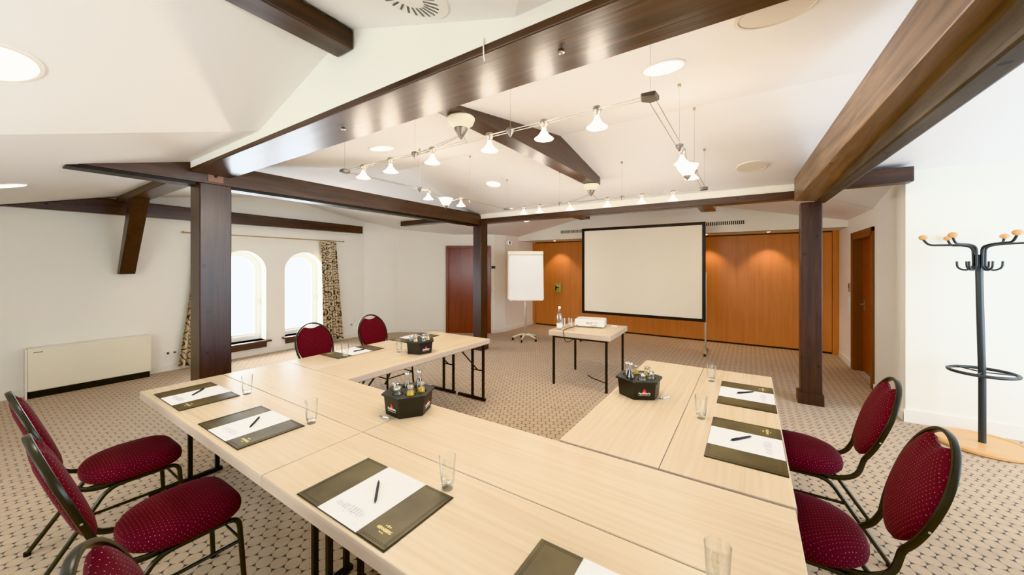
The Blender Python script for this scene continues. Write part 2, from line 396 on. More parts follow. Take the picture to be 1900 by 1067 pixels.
# cherry folding partition across the back
pw = bpy.data.objects.new('door_3', None); COL.objects.link(pw); pw['kind'] = 'structure'; pw['label'] = 'wide cherry veneer folding partition behind the screen'
xs = [-4.96, -3.92, -2.88, -1.85, -.81, .22, 1.262]
for i in range(6): part('panel', MB().box(xs[i]+.0006, xs[i+1]-.0006, 8.78, 8.82,   .035, 2.235), M_CHERRY, pw, bevel=.0008)
part('jamb', MB().box(-5.043,-4.965,8.76,8.84,0,2.26), M_CHERRY, pw); part('jamb', MB().box(1.268,1.355,8.76,8.84,0,2.26), M_CHERRY, pw)
part('track', MB().box(-4.96,1.262,8.79,8.86,2.235,2.26).box(-4.96,1.262,8.80,8.86,0,.035), M_BLACK, pw)
# left mahogany door on the diagonal wall
du = Vector((P4[0]-P2[0], P4[1]-P2[1])).normalized(); dn = Vector((du.y, -du.x))
def diag(s0, s1, d0, d1, z0, z1, m):
    pts = [(P3[0]+du.x*s+dn.x*d, P3[1]+du.y*s+dn.y*d) for s, d in ((s0,d0),(s1,d0),(s1,d1),(s0,d1))]
    return m.hexa([(x,y,z0) for x,y in pts]+[(x,y,z1) for x,y in pts])
d1 = bpy.data.objects.new('door_1', None); COL.objects.link(d1); d1['kind'] = 'structure'; d1['label'] = 'mahogany door behind the middle post'
part('door_leaf', diag(.06,1.03,.002,.02,0,2.04,MB()), M_MAHOG, d1)
m = diag(0,.06,.0,.04,0,2.1,MB()); diag(1.03,1.09,.0,.04,0,2.1,m); diag(.06,1.03,.0,.04,2.04,2.1,m); part('door_frame', m, M_MAHOG, d1, bevel=.003)
m = diag(.95,.97,.02,.06,1.0,1.02,MB()); diag(.86,.97,.06,.075,1.0,1.02,m); part('door_handle', m, M_STEEL, d1)
# right door in its deep frame
d2 = bpy.data.objects.new('door_2', None); COL.objects.link(d2); d2['kind'] = 'structure'; d2['label'] = 'red brown door in a dark frame in the right wall'
fm_ = MB().box(XD-.02,XD+.14,DY0-.0,DY0+.05,0,DZ).box(XD-.02,XD+.14,DY1-.05,DY1,0,DZ).box(XD-.02,XD+.14,DY0,DY1,DZ-.05,DZ)
fm_.box(XD-.022,XD-.001,DY0-.06,DY0+.0,0,DZ+.06).box(XD-.022,XD-.001,DY1,DY1+.06,0,DZ+.06).box(XD-.022,XD-.001,DY0-.06,DY1+.06,DZ,DZ+.06)
part('door_frame', fm_, M_DARKDOOR, d2, bevel=.002)
part('door_leaf', MB().box(XD+.1,XD+.14,DY0+.05,DY1-.05,.01,DZ-.05), M_REDDOOR, d2)
part('door_handle', MB().box(XD+.05,XD+.1,DY1-.16,DY1-.14,1.03,1.05).box(XD+.045,XD+.06,DY1-.28,DY1-.14,1.03,1.05).box(XD+.09,XD+.1,DY1-.175,DY1-.125,.94,1.1), M_STEEL, d2, bevel=.002)

# ------------------------------------------------------------------ timber frame
def beam(name, label, mb, mat, cat='beam', group=None, bev=.008):
    o = part(name, mb, mat, bevel=bev, smooth=False); o['kind'] = 'thing'; return tag(o, label, cat, group)
lp = thing('timber_post', 'wide dark brown post behind the left table corner, reaching the beam crossing', 'post', (-4.40,1.36,0))
part('shaft', MB().box(-.125,.125,-.125,.125,0,2.4), M_BZ, lp, bevel=.008, smooth=False)
mp = thing('timber_post', 'dark brown post standing in front of the mahogany door', 'post', (-4.38,5.57,0))
part('shaft', MB().box(-.10,.10,-.10,.10,0,2.4), M_BZ, mp, bevel=.008, smooth=False); part('plinth', MB().box(-.115,.115,-.115,.115,0,.13), M_BZ, mp, bevel=.004)
rp = thing('timber_post', 'slim dark post on the right between the coat stand and the screen', 'post', (.60,5.53,0))
part('shaft', MB().box(-.10,.10,-.09,.09,0,2.362), M_BZ, rp, bevel=.008, smooth=False); part('plinth', MB().box(-.125,.115,-.105,.105,0,.13), M_BZ, rp, bevel=.004)

ba = thing('tie_beam', 'longest glossy dark beam crossing overhead from the wide post to the upper frame edge', 'beam')
M_TIE = beam_wood('glossy_tie_wood', 0, srgb(40,24,16), srgb(86,56,38), .42, .3)
part('timber', MB().box(-4.29, .5, 1.172, 1.485, 2.482, 2.6), M_TIE, ba, bevel=.006, smooth=False)
for X in (-2.12, -.63): part('bolt', MB().lathe([(.012,0),(.014,-.012),(.006,-.016)], 12, (X,1.32,2.482)), M_CHROME, ba)
part('hook', MB().tube(fillet([(-.9,1.165,2.54),(-.9,1.165,2.47),(-.9,1.17,2.45)], .01), .003, 6), M_WHITEP, ba)
bb = thing('wall_plate_beam', 'brown beam running from the left ceiling over the wide post to the middle post', 'beam')
bm_ = MB(); bm_.hexa([(-4.5,.30,2.40),(-4.29,.30,2.40),(-4.29,5.68,2.40),(-4.5,5.68,2.40),(-4.5,.30,2.41),(-4.29,.30,2.41),(-4.29,1.2,2.60),(-4.5,1.2,2.60)][:0] or
    [(-4.5,.50,2.40),(-4.29,.50,2.40),(-4.29,5.68,2.40),(-4.5,5.68,2.40),(-4.5,.50,2.43),(-4.29,.50,2.43),(-4.29,5.68,2.56),(-4.5,5.68,2.56)])
bm_ = MB().add([(x,y,z) for x in (-4.5,-4.29) for y,z in ((.48,2.40),(1.17,2.59),(1.3,2.60),(5.40,2.60),(5.44,2.56),(5.68,2.56),(5.68,2.40))],
    [tuple(range(7)), tuple(range(13,6,-1))]+[(i,(i+1)%7,7+(i+1)%7,7+i) for i in range(7)])
part('timber', bm_, M_BY, bb, smooth=False)
part('shadow_strip', MB().box(-4.47,-4.32,.45,5.4,2.375,2.40), M_BLACK, bb, smooth=False)  # black strip added under the beam to draw its shadow line
part('joint_plate', MB().box(-4.291,-4.283,1.30,1.42,2.42,2.53), beam_wood('worn_plate', 1, srgb(120,84,60), srgb(150,108,80)), bb)
part('bolt', MB().lathe([(.014,0),(.012,.01)], 10, M=Matrix.Rotation(PI/2,3,'Y'), c=(-4.283,1.36,2.475)), M_BLACK, bb)
beam('rear_tie_beam', 'thin brown beam along the back edge of the lit ceiling between two posts', MB().box(-4.29,.47,5.45,5.62,2.42,2.51), M_BX)
beam('wall_tie_beam', 'long dark beam fixed flat against the window wall above the curtain rod', MB().add([(x,y,z) for x in (-7.508,-7.40) for y,z in ((.10,2.29),(1.06,2.54),(1.2,2.545),(5.08,2.515),(5.08,2.355),(.30,2.33))], [tuple(range(6)), tuple(range(11,5,-1))]+[(i,(i+1)%6,6+(i+1)%6,6+i) for i in range(6)]), M_BY)
beam('short_cross_beam', 'short dark beam from the window wall to the wide post line, above the knee brace', MB().box(-7.395,-4.5,1.22,1.42,2.50,2.60), M_BX)
beam('knee_brace', 'slanted dark timber brace on the left wall under the short cross beam', MB().hexa([(-7.505,1.24,1.50),(-7.36,1.24,1.50),(-7.36,1.40,1.50),(-7.505,1.40,1.50),(-6.90,1.24,2.50),(-6.64,1.24,2.50),(-6.64,1.40,2.50),(-6.90,1.40,2.50)]), M_BZ)
beam('stub_beam', 'dark stub beam running left from the middle post towards the corner wall', MB().box(-6.5,-4.5,5.40,5.55,2.50,2.60), M_BX)
beam('stub_beam', 'dark stub beam poking out behind the rear beam, above the left edge of the screen', MB().box(-2.55,-2.37,5.625,6.15,2.44,2.62), M_BY)
beam('stub_beam', 'greyish stub beam end behind the rear beam, above the right top corner of the screen', MB().box(-.62,-.42,5.625,6.2,2.43,2.60), M_BY)
beam('purlin_beam', 'dark beam with a cut end under the raised ceiling at the upper left', MB().box(-1.925,-1.78,.40,1.165,2.78,2.88), M_BY)
bd = MB(); ys = [1.62,2.2,2.8,3.35,3.9,4.52]
bd.add([(x,y,z) for x in (-1.77,-1.605) for y,z in [(4.52,2.66),(1.62,2.655)]+[(y,zmain(y)+.01) for y in ys]], [tuple(range(8)), tuple(range(15,7,-1))]+[(i,(i+1)%8,8+(i+1)%8,8+i) for i in range(8)])
beam('ridge_cross_beam', 'brown beam in the middle of the lit ceiling carrying the two metal lamp canopies', bd, M_BY)
r1 = MB().hexa([(.636,-1.495,2.402),(.75,-1.495,2.402),(.645,5.44,2.364),(.43,5.30,2.364),(.636,-1.495,2.63),(.75,-1.495,2.63),(.645,5.44,2.63),(.43,5.30,2.63)])
beam('long_side_beam', 'broad tan lit beam along the right side of the lit ceiling', r1, beam_wood('lit_tan_beam_wood', 1, srgb(84,62,48), srgb(158,128,100), .5, .2))  # light falling on this beam is put into its paler tan colour
r2 = MB().hexa([(.64,-1.495,2.20),(.755,-1.495,2.20),(.755,5.66,2.364),(.65,5.66,2.364),(.64,-1.495,2.40),(.755,-1.495,2.40),(.755,5.66,2.40),(.65,5.66,2.40)])
beam('lower_side_beam', 'darker rounded beam fixed under the broad beam on the right, resting on the slim post', r2, beam_wood('rough_beam_wood', 1, srgb(46,39,34), srgb(96,84,72), .6, 0), bev=.02)
beam('short_side_beam', 'short dark beam between the slim right post and the cloakroom wall corner', MB().box(.74,1.352,5.14,5.30,2.45,2.60), M_BX)

# ------------------------------------------------------------------ conference tables
L, W, TH = 1.852, .474, .74
def make_table(label, group):
    t = thing('folding_table', label, 'table', group=group)
    part('tabletop', MB().box(-L/2+.0012, L/2-.0012, -W/2+.0012, W/2-.0012, TH-.03, TH), M_TOP, t, bevel=.002)
    e = MB()
    prof = [(0,-.002),(.0015,-.012),(.001,-.05),(-.012,-.060),(-.03,-.060)]
    pts = [(-L/2,-W/2,1,1),(L/2,-W/2,-1,1),(L/2,W/2,-1,-1),(-L/2,W/2,1,-1)]
    rings = []
    for (o, z) in [(-.004,0)]+[(p[0],p[1]) for p in prof]:
        rings.append([(x-sx*o if False else x-sx*o, y-sy*o, TH+z-.0002) for x,y,sx,sy in pts])
    v = [p for r in rings for p in r]; f = []
    for i in range(len(rings)-1):
        for k in range(4): f.append((i*4+k, i*4+(k+1)%4, (i+1)*4+(k+1)%4, (i+1)*4+k))
    part('edge_band', e.add(v, f), M_EDGE, t, smooth=False)
    part('underside', MB().box(-L/2+.028,L/2-.028,-W/2+.028,W/2-.028,TH-.056,TH-.03), M_BLACK, t)
    for sx in (-1, 1):
        xe = sx*(L/2-.06)
        part('foot_bar', MB().box(xe-.016,xe+.016,-W/2+.03,W/2-.02,.006,.034), M_BLACK, t, bevel=.004)
        for y in (.185, .02):
            lg = part('leg', MB().box(xe-.013,xe+.013,y-.013,y+.013,.03,TH-.057), M_BLACK, t, bevel=.003)
        part('top_bar', MB().box(xe-.016,xe+.016,-W/2+.06,W/2-.03,TH-.085,TH-.057), M_BLACK, t)
        part('brace', MB().tube([(xe,.10,.36),(xe-sx*.33,.10,TH-.06)], .008, 8).tube([(xe,.03,.36),(xe,.18,.36)], .008, 8), M_BLACK, t)
    return t
GT = 'maple laminate folding tables set as an open square'
T = {}
T['n1'] = make_table('folding table in front of the two left chairs, nearest row left end', GT)
T['n1'].location = (-3.57+L/2, .70+W/2+.001, 0)
def tb(x, y, rz, lab): return dup(T['n1'], (x, y, 0), rz, lab)
tb(-1.713+L/2, .701+W/2, 0, 'folding table at the bottom of the photo, with the large centre blotter on it')
tb(-3.57+L/2, 1.179+W/2, 0, 'folding table of the second row, left end, crossed by the first drinks caddy seam')
tb(-1.713+L/2, 1.179+W/2, 0, 'folding table of the second row, right end, touching both right wing tables')
tb(-3.33, 1.657+L/2, -PI/2, 'outer folding table of the left wing, on the chair side by the windows')
tb(-2.853, 1.657+L/2, -PI/2, 'inner folding table of the left wing, with the third drinks caddy')
tb(-.57, 1.657+L/2+.015, -PI/2, 'inner folding table of the right wing, with a drinks caddy and no blotters')
tb(-.093, 1.657+L/2+.015, -PI/2, 'outer folding table of the right wing, with two blotters, by the right chairs')

# ------------------------------------------------------------------ chairs
def make_chair(label, group):
    t = thing('banquet_chair', label, 'chair', group=group)
    # seat: rounded back, squarer front
    N = 48; m = MB(); rings = []
    def outl(k, sc):
        a = 2*PI*k/N; c, s_ = math.cos(a), math.sin(a)
        e = .52 if s_ > 0 else .82
        return (.225*sc*math.copysign(abs(c)**e, c), .212*sc*math.copysign(abs(s_)**(e if s_ > 0 else 1), s_) + .0)
    prof = [(.0,.502),(.35,.501),(.6,.497),(.8,.487),(.92,.474),(.985,.455),(1.0,.437),(.985,.418),(.94,.405),(.8,.402),(0,.402)]
    for sc, z in prof: rings.append([(*outl(k, max(sc,.002)), z) for k in range(N)])
    v = [p for r in rings for p in r]; f = []
    for i in range(len(rings)-1):
        for k in range(N): f.append((i*N+k, i*N+(k+1)%N, (i+1)*N+(k+1)%N, (i+1)*N+k))
    part('seat', m.add(v, f), M_FAB, t)
    # back plane: origin O, up vector U, normal towards rear Nn
    A = Vector((0,-.255,.44)); B = Vector((0,-.44,.965)); U = (B-A).normalized(); Nn = Vector((0,-1,0)) - U*Vector((0,-1,0)).dot(U); Nn.normalize(); LB = (B-A).length
    def bp(x, s, n=0): return Vector((x,0,0))+A+U*s+Nn*n
    side = []
    K = 22
    cs, rs, rx = LB-.235, .235, .205    # oval centre and radii
    for i in range(K+1):
        a = -PI*.27+(PI*.77)*i/K; side.append((rx*math.cos(a), cs+rs*math.sin(a)*(1.0 if a > 0 else 1.28)))
    right = [Vector((.165,.06,.392)), Vector((.165,-.17,.392)), bp(.158,-.01), bp(.138,.06)]
    path = fillet([right[0], right[1], right[2], bp(side[0][0]-.004,side[0][1]-.02)], .05, 6)+[bp(x, s) for x, s in side]
    path += [Vector((-p.x, p.y, p.z)) for p in reversed(path[:-1])]
    fr_ = MB(); 
    P = path; m2 = len(P); n = 10; rings = []
    for i in range(m2):
        a = P[max(i-1,0)]; b = P[min(i+1,m2-1)]; Tn = (b-a).normalized()
        S = Tn.cross(Vector((1,0,0))) if abs(Tn.x) < .55 else None
        wdir = Nn - Tn*Nn.dot(Tn); wdir.normalize(); bdir = Tn.cross(wdir)
        rings.append([P[i]+wdir*.0128*math.copysign(abs(math.cos(2*PI*k/n))**.6, math.cos(2*PI*k/n))+bdir*.0085*math.copysign(abs(math.sin(2*PI*k/n))**.6, math.sin(2*PI*k/n)) for k in range(n)])
    v = [p for r in rings for p in r]; f = [(i*n+k, i*n+(k+1)%n, (i+1)*n+(k+1)%n, (i+1)*n+k) for i in range(m2-1) for k in range(n)]
    part('back_frame', fr_.add(v, f+[tuple(range(n-1,-1,-1)), tuple((m2-1)*n+k for k in range(n))]), M_FRAME, t)
    # pad
    out = []
    for i in range(64):
        a = 2*PI*i/64; x = (rx-.012)*math.cos(a); sv = math.sin(a); s = cs+(rs-.012)*sv*(1.0 if sv > 0 else 1.12)
        top = cs+rs-.058+(abs(x)/.1)**2*.036
        if sv > 0: s = min(s, top)
        out.append((x, s))
    c0 = (0, cs-.02); m = MB(); rings = []
    for side_ in (1, -1):
        R = []
        for fct, tk in ((.05,.034),(.4,.033),(.7,.03),(.88,.022),(.97,.012),(1.0,.0)):
            if side_ == -1 and fct == 1.0: continue
            R.append([bp(c0[0]+(x-c0[0])*fct, c0[1]+(s-c0[1])*fct, side_*tk*(-1)+ -.002) for x, s in out])
        rings.append(R)
    allr = rings[0]+list(reversed(rings[1])); v = [p for r in allr for p in r]; nn = 64
    f = [(i*nn+k, i*nn+(k+1)%nn, (i+1)*nn+(k+1)%nn, (i+1)*nn+k) for i in range(len(allr)-1) for k in range(nn)]
    f += [tuple(range(nn-1,-1,-1)), tuple((len(allr)-1)*nn+k for k in range(nn))]
    part('backrest', m.add(v, f), M_FAB, t)
    for sx in (-1,1):
        c = bp(sx*(rx+.006), cs-.09); part('rivet', MB().lathe([(.005,-.003),(.005,.003)], 8, c, Matrix.Rotation(PI/2,3,'Y')), M_CHROME, t)
    for sx in (-1,1):
        f_top = (sx*.185,.12,.392); r_top = (sx*.185,-.10,.392)
        part('leg', MB().tube(fillet([(sx*.205,.195,.012),(sx*.187,.175,.388),(sx*.185,.05,.388)], .05, 6), .0115, 10), M_FRAME, t)
        part('leg', MB().tube(fillet([(sx*.185,.05,.388),(sx*.185,-.12,.388),(sx*.205,-.37,.012)], .06, 6), .0115, 10), M_FRAME, t)
        part('stretcher', MB().tube([(sx*.193,.184,.27),(sx*.190,-.195,.27)], .008, 8), M_FRAME, t)
        for y in (.195,-.37): part('foot_cap', MB().lathe([(.013,0),(.015,.004),(.0145,.022)], 10, (sx*.205,y,0)), M_RUBBER, t)
    part('seat_support', MB().box(-.18,.18,.09,.11,.385,.402).box(-.18,.18,-.11,-.09,.385,.402).tube([(-.19,.184,.27),(.19,.184,.27)], .007, 8), M_FRAME, t)
    return t
GC = 'burgundy banquet chairs around the tables'
ch = make_chair('burgundy round back chair, rearmost of the left near chairs, by the radiator', GC)
ch.location = (-3.17, .585, 0)
def chair(x, y, rz, lab): return dup(ch, (x, y, 0), rz, lab)
chair(-2.29, .585, 0, 'burgundy round back chair with its whole seat in view at the lower left')
chair(-1.13, .56, math.radians(-18), 'burgundy chair of which only the back tip shows at the bottom left edge')
chair(-3.74, 2.21, -PI/2, 'burgundy chair in front of the arched window, behind the left wing table')
chair(-3.79, 3.0, -PI/2, 'burgundy chair to the right of the curtain, behind the left wing table')
chair(.21, 2.13, PI/2, 'burgundy chair on the right nearest the camera, with a large dotted back')
chair(.26, 2.95, PI/2, 'burgundy chair on the right, farther one, close to the slim post')

# ------------------------------------------------------------------ table settings
def text(name, body, size, mat, parent, loc, rot, sx=1, extrude=.0003, bold=False):
    c = bpy.data.curves.new(name, 'FONT'); c.body = body; c.size = size; c.align_x = 'CENTER'; c.align_y = 'CENTER'; c.extrude = extrude
    if bold: c.offset = size*.012
    tmp = bpy.data.objects.new(name+'_curve', c); COL.objects.link(tmp); bpy.context.view_layer.update()
    me = bpy.data.meshes.new_from_object(tmp.evaluated_get(bpy.context.evaluated_depsgraph_get())); bpy.data.objects.remove(tmp)
    me.materials.clear(); me.materials.append(mat); o = bpy.data.objects.new(name, me); COL.objects.link(o); o.parent = parent; o.location = loc; o.rotation_euler = rot; o.scale = (sx,1,1)
    return o
BW, BH = .52, .315   # blotter, local: x across (width), y depth
def make_blotter():
    t = thing('desk_blotter', '', 'blotter', group='leather desk blotters')
    part('mat', MB().box(-BW/2,BW/2,-BH/2,BH/2,0,.004), M_STITCH, t, bevel=.0015)
    for a, b in ((-BW/2+.003,-.115),(.115,BW/2-.003)):
        part('leather_panel', MB().box(a,b,-BH/2+.003,BH/2-.003,.004,.0062), M_LEATHER, t, bevel=.001)
        s = MB()
        for z in (.011,.017):
            s.box(a+z,b-.0,-BH/2+z,-BH/2+z+.0012,.0062,.0066); xx = b-z if a > 0 else a+z
            s.box(xx,xx+.0012,-BH/2+z,BH/2-z,.0062,.0066); s.box(a+z,b,BH/2-z,BH/2-z+.0012,.0062,.0066)
        part('stitching', s, M_STITCH, t, smooth=False)
    text('gold_lettering', 'HENNEBERG', .017, M_GOLD, t, (.186,-.098,.0064), (0,0,0), .72, bold=True)
    text('gold_subline', 'HOTEL', .007, M_GOLD, t, (.186,-.112,.0064), (0,0,0))
    part('gold_emblem', MB().prism([(.183,-.084),(.189,-.084),(.1895,-.079),(.186,-.073),(.1825,-.079)], .0062, .0067).prism([(.174,-.083),(.178,-.083),(.178,-.079),(.174,-.077)], .0062, .0067).prism([(.194,-.083),(.198,-.083),(.198,-.077),(.194,-.079)], .0062, .0067), M_GOLD, t, smooth=False)
    return t
def make_sheet():
    t = thing('writing_sheet', '', 'paper', group='white sheets tucked in the blotters')
    part('page', MB().box(-.115,.115,-BH/2+.002,BH/2-.002,0,.0012), M_PAPER, t, smooth=False)
    sk = MB(); R = random.Random(3); z0, z1 = .0012, .0014
    def ln(x0, y0, x1, y1, w=.0009):
        d = Vector((x1-x0, y1-y0)); 
        if d.length < 1e-5: return
        n = Vector((-d.y, d.x)).normalized()*w/2; sk.add([(x0+n.x,y0+n.y,z1),(x1+n.x,y1+n.y,z1),(x1-n.x,y1-n.y,z1),(x0-n.x,y0-n.y,z1)], [(0,1,2,3)])
    x = -.085
    while x < .06:   # a row of gabled houses
        w_ = R.uniform(.010,.022); h = R.uniform(.008,.02)+.012*math.exp(-((x+.0)/.04)**2); y = -.105
        ln(x,y,x+w_,y); ln(x,y,x,y+h); ln(x+w_,y,x+w_,y+h); ln(x,y+h,x+w_/2,y+h+w_*.55); ln(x+w_,y+h,x+w_/2,y+h+w_*.55); ln(x,y+h,x+w_,y+h)
        for i in range(int(w_/.004)):
            for j in range(int(h/.005)): ln(x+.002+i*.004,y+.002+j*.005,x+.002+i*.004,y+.005+j*.005,.0012)
        x += w_*.85
    for i in range(26):
        a = R.uniform(-.09,.06); b = -.105-R.uniform(0,.012); ln(a,b,a+R.uniform(.003,.012),b+R.uniform(-.003,.003))
    for i in range(5): ln(.055,.13-i*.006,.055+R.uniform(.02,.035),.13-i*.006,.0007)
    for i in range(4): ln(.07,-.130-i*.004,.07+R.uniform(.012,.02),-.130-i*.004,.0007)
    ln(-.1,-.138,-.08,-.138); ln(-.1,-.142,-.085,-.142)
    part('printed_drawing', sk, M_INK, t, smooth=False); return t
def make_pen():
    t = thing('ballpoint_pen', '', 'pen', group='black ballpoint pens')
    M = Matrix.Rotation(PI/2,3,'Y')
    part('barrel', MB().lathe([(.0008,-.072),(.0022,-.066),(.0045,-.055),(.0052,-.02),(.0052,.055),(.0046,.062),(.002,.064)], 14, (0,0,.0054), M), M_BLACK, t)
    part('clip', MB().box(.025,.066,-.0014,.0014,.0104,.0122).box(.062,.066,-.0014,.0014,.006,.0122), M_BLACK, t)
    part('push_button', MB().lathe([(.0026,.063),(.0026,.072),(.0015,.074)], 10, (0,0,.0054), M), M_ANTH, t); return t
def make_glass():
    t = thing('tumbler_glass', '', 'glass', group='clear water tumblers')
    part('wall', MB().lathe([(.026,.024),(.029,.05),(.034,.13)], 32, cap=False).lathe([(.0245,.024),(.0275,.05),(.0328,.13)], 32, cap=False).lathe([(.0328,.13),(.034,.13)], 32, cap=False), M_GLASS, t)
    part('base', MB().lathe([(.0001,0),(.023,0),(.025,.003),(.0262,.0238),(.02,.0235),(.0001,.018)], 32, cap=False), M_SGLASS, t); return t
blot, sheet, pen, gla = make_blotter(), make_sheet(), make_pen(), make_glass()
used = {}
def put(o, x, y, z, rz, lab):
    if o.name not in used: used[o.name] = 1; o.location = (x,y,z); o.rotation_euler = (0,0,rz); o['label'] = lab; return o
    return dup(o, (x,y,z), rz, lab)
S = [  # blotter centre, rotation, place words, pen tail->direction, glass
 ((-3.137,.892), 0, 'at the far left end of the table', ((-3.18,.91), math.radians(-44)), None),
 ((-2.30,.888), 0, 'between the two left chairs and the nearest caddy', ((-2.302,.906), math.radians(-40)), None),
 ((-1.197,.872), 0, 'closest to the camera with readable gold lettering', ((-1.2,.885), math.radians(-42)), None),
 ((-.30,.872), 0, 'cut off by the bottom edge of the photo', ((-.25,.80), math.radians(-42)), None),
 ((-.020,2.145), PI/2, 'in front of the nearest right chair', ((-.035,2.165), math.radians(52)), None),
 ((-.020,2.925), PI/2, 'in front of the farther right chair', ((-.023,2.965), math.radians(45)), None),
 ((-3.40,2.225), -PI/2, 'in front of the window chair', ((-3.36,2.27), math.radians(92)), None),
 ((-3.42,3.06), -PI/2, 'beside the farthest caddy on the left wing', ((-3.4,3.1), math.radians(80)), None),
]
for (c, rz, wd, pn, _) in S:
    put(blot, c[0], c[1], TH, rz, 'olive brown leather blotter '+wd)
    put(sheet, c[0], c[1], TH+.0041, rz, 'white printed sheet on the blotter '+wd)
    put(pen, pn[0][0], pn[0][1], TH+.0055, pn[1]+PI, 'black pen lying on the blotter '+wd)
for x, y, lab in [(-2.885,1.09,'empty tumbler beside the far left blotter'),(-2.05,1.085,'empty tumbler between the second blotter and the nearest caddy'),(-1.0,1.062,'tall looking tumbler at the corner of the closest blotter'),
    (-.072,1.12,'tumbler cut by the bottom frame edge on the right'),(-.235,2.35,'tumbler next to the blotter of the nearest right chair'),(-.245,3.15,'tumbler next to the blotter of the farther right chair, on the seam'),
    (-3.25,2.04,'tumbler standing before the blotter of the window chair'),(-2.99,2.47,'tumbler touching the left side of the farthest caddy')]:
    put(gla, x, y, TH, 0, lab)

# drinks caddies
def make_caddy(label, x, y, a0):
    t = thing('drinks_caddy', label, 'caddy', (x,y,TH), 0, 'black hexagonal drinks caddies')
    hx = lambda r, da=0: [(r*math.cos(a0+i*PI/3+da), r*math.sin(a0+i*PI/3+da)) for i in range(6)]
    H = .115
    m = MB(); a, b = hx(.133), hx(.145)
    m.add([(x_,y_,0) for x_,y_ in a]+[(x_,y_,H) for x_,y_ in b], [(5,4,3,2,1,0)]+[(i,(i+1)%6,6+(i+1)%6,6+i) for i in range(6)])
    part('tub', m, M_CRATE, t, smooth=False, bevel=.003)
    # lid plate with six holes
    m = MB(); R = .157; holes = [(.0785*math.cos(a0+PI/6+i*PI/3), .0785*math.sin(a0+PI/6+i*PI/3)) for i in range(6)]
    # wedge per hole: outer boundary of the wedge matched to a circle by angle
    for i in range(6):
        cx_, cy_ = holes[i]; am = a0+PI/6+i*PI/3
        corner = [(0,0), (R*math.cos(am-PI/6), R*math.sin(am-PI/6)), (R*math.cos(am+PI/6), R*math.sin(am+PI/6))]
        inn = []; out = []; ths = sorted([2*PI*k/24-PI+.01 for k in range(24)]+[math.atan2(c_[1]-cy_, c_[0]-cx_) for c_ in corner]); n = len(ths)
        for th in ths:
            dx, dy = math.cos(th), math.sin(th); inn.append((cx_+.0305*dx, cy_+.0305*dy))
            best = 9
            for q in range(3):
                p0, p1 = corner[q], corner[(q+1)%3]; ex, ey = p1[0]-p0[0], p1[1]-p0[1]; den = dx*ey-dy*ex
                if abs(den) < 1e-9: continue
                tt = ((p0[0]-cx_)*ey-(p0[1]-cy_)*ex)/den
                uu = ((p0[0]-cx_)*dy-(p0[1]-cy_)*dx)/den
                if tt > 0 and -1e-6 <= uu <= 1+1e-6: best = min(best, tt)
            out.append((cx_+best*dx, cy_+best*dy))
        for z, fl in ((H+.008,0),): m.add([(p[0],p[1],z) for p in inn]+[(p[0],p[1],z) for p in out], [(k,(k+1)%n,n+(k+1)%n,n+k) for k in range(n)])
        m.add([(p[0],p[1],H+.008) for p in inn]+[(p[0],p[1],.018) for p in inn], [(k,(k+1)%n,n+(k+1)%n,n+k) for k in range(n)])
        m.add([(p[0],p[1],.018) for p in inn], [tuple(range(n))])
    c = hx(R); m.add([(x_,y_,H+.008) for x_,y_ in c]+[(x_,y_,H-.004) for x_,y_ in c], [(i,(i+1)%6,6+(i+1)%6,6+i) for i in range(6)])
    d = hx(.144); m.add([(x_,y_,H-.004) for x_,y_ in c]+[(x_,y_,H-.004) for x_,y_ in d], [(i,(i+1)%6,6+(i+1)%6,6+i) for i in range(6)])
    part('hole_plate', m, M_CRATE, t, smooth=False)
    for i in (0,2,4):   # printed faces
        am = a0+PI/6+i*PI/3; ap = math.cos(PI/6); rr = (.118+.02*.5)*ap+.001
        ux, uy = math.cos(am), math.sin(am); tilt = math.atan2(.012*ap, H)
        rot = (PI/2+tilt*1, 0, am+PI/2)
        zc_ = .055
        def at(side, z): r_ = (.133+.012*z/H)*ap+.0012; return (ux*r_-uy*side, uy*r_+ux*side, z)
        text('logo_text', 'Apollinaris', .021, M_WPRINT, t, at(0,.046), rot, .86, bold=True)
        text('slogan_text', 'THE QUEEN OF TABLE WATERS', .0052, M_WPRINT, t, at(0,.031), rot, 1)
        tri = MB(); q = [at(-.022,.040), at(.022,.040), at(0,.078)]; off = Vector((ux,uy,0))*-.0006
        tri.add([Vector(p)+off for p in q], [(0,1,2)]); part('logo_triangle', tri, M_RED, t, smooth=False)
    return holes, H
def make_bottle(kind):
    if kind == 'cola': prof = [(.001,0),(.026,0),(.028,.01),(.028,.06),(.026,.075),(.029,.09),(.027,.115),(.016,.15),(.0125,.185),(.0125,.205)]; lv, lm, nm, h = .155, M_COLA, 'soft_drink_bottle', .205
    elif kind == 'water': prof = [(.001,0),(.026,0),(.028,.01),(.028,.085),(.024,.11),(.015,.145),(.0125,.165),(.0125,.19)]; lv, lm, nm, h = 0, None, 'water_bottle', .19
    elif kind == 'juice': prof = [(.001,0),(.024,0),(.026,.01),(.026,.085),(.024,.11),(.018,.135),(.018,.155)]; lv, lm, nm, h = .122, M_JUICE, 'juice_bottle', .155
    else: prof = [(.001,0),(.026,0),(.028,.01),(.028,.075),(.024,.11),(.0205,.125),(.0205,.145)]; lv, lm, nm, h = .105, M_GREEN, 'small_jar_bottle', .145
    t = thing(nm, '', 'bottle', group='small bottles in the drinks caddies')
    part('glass_body', MB().lathe(prof, 20), M_GLASS, t)
    if lm:
        inner = [(max(r-.002,.001), z+.002) for r, z in prof if z < lv]; 
        part('drink', MB().lathe(inner+[(inner[-1][0]*.97, lv)], 20), lm, t)
    r = prof[-1][0]+.0015; part('cap', MB().lathe([(r,h-.012),(r,h-.001),(r*.8,h+.003)], 16), M_CHROME if kind != 'juice' else M_STEEL, t)
    return t
proto = {}
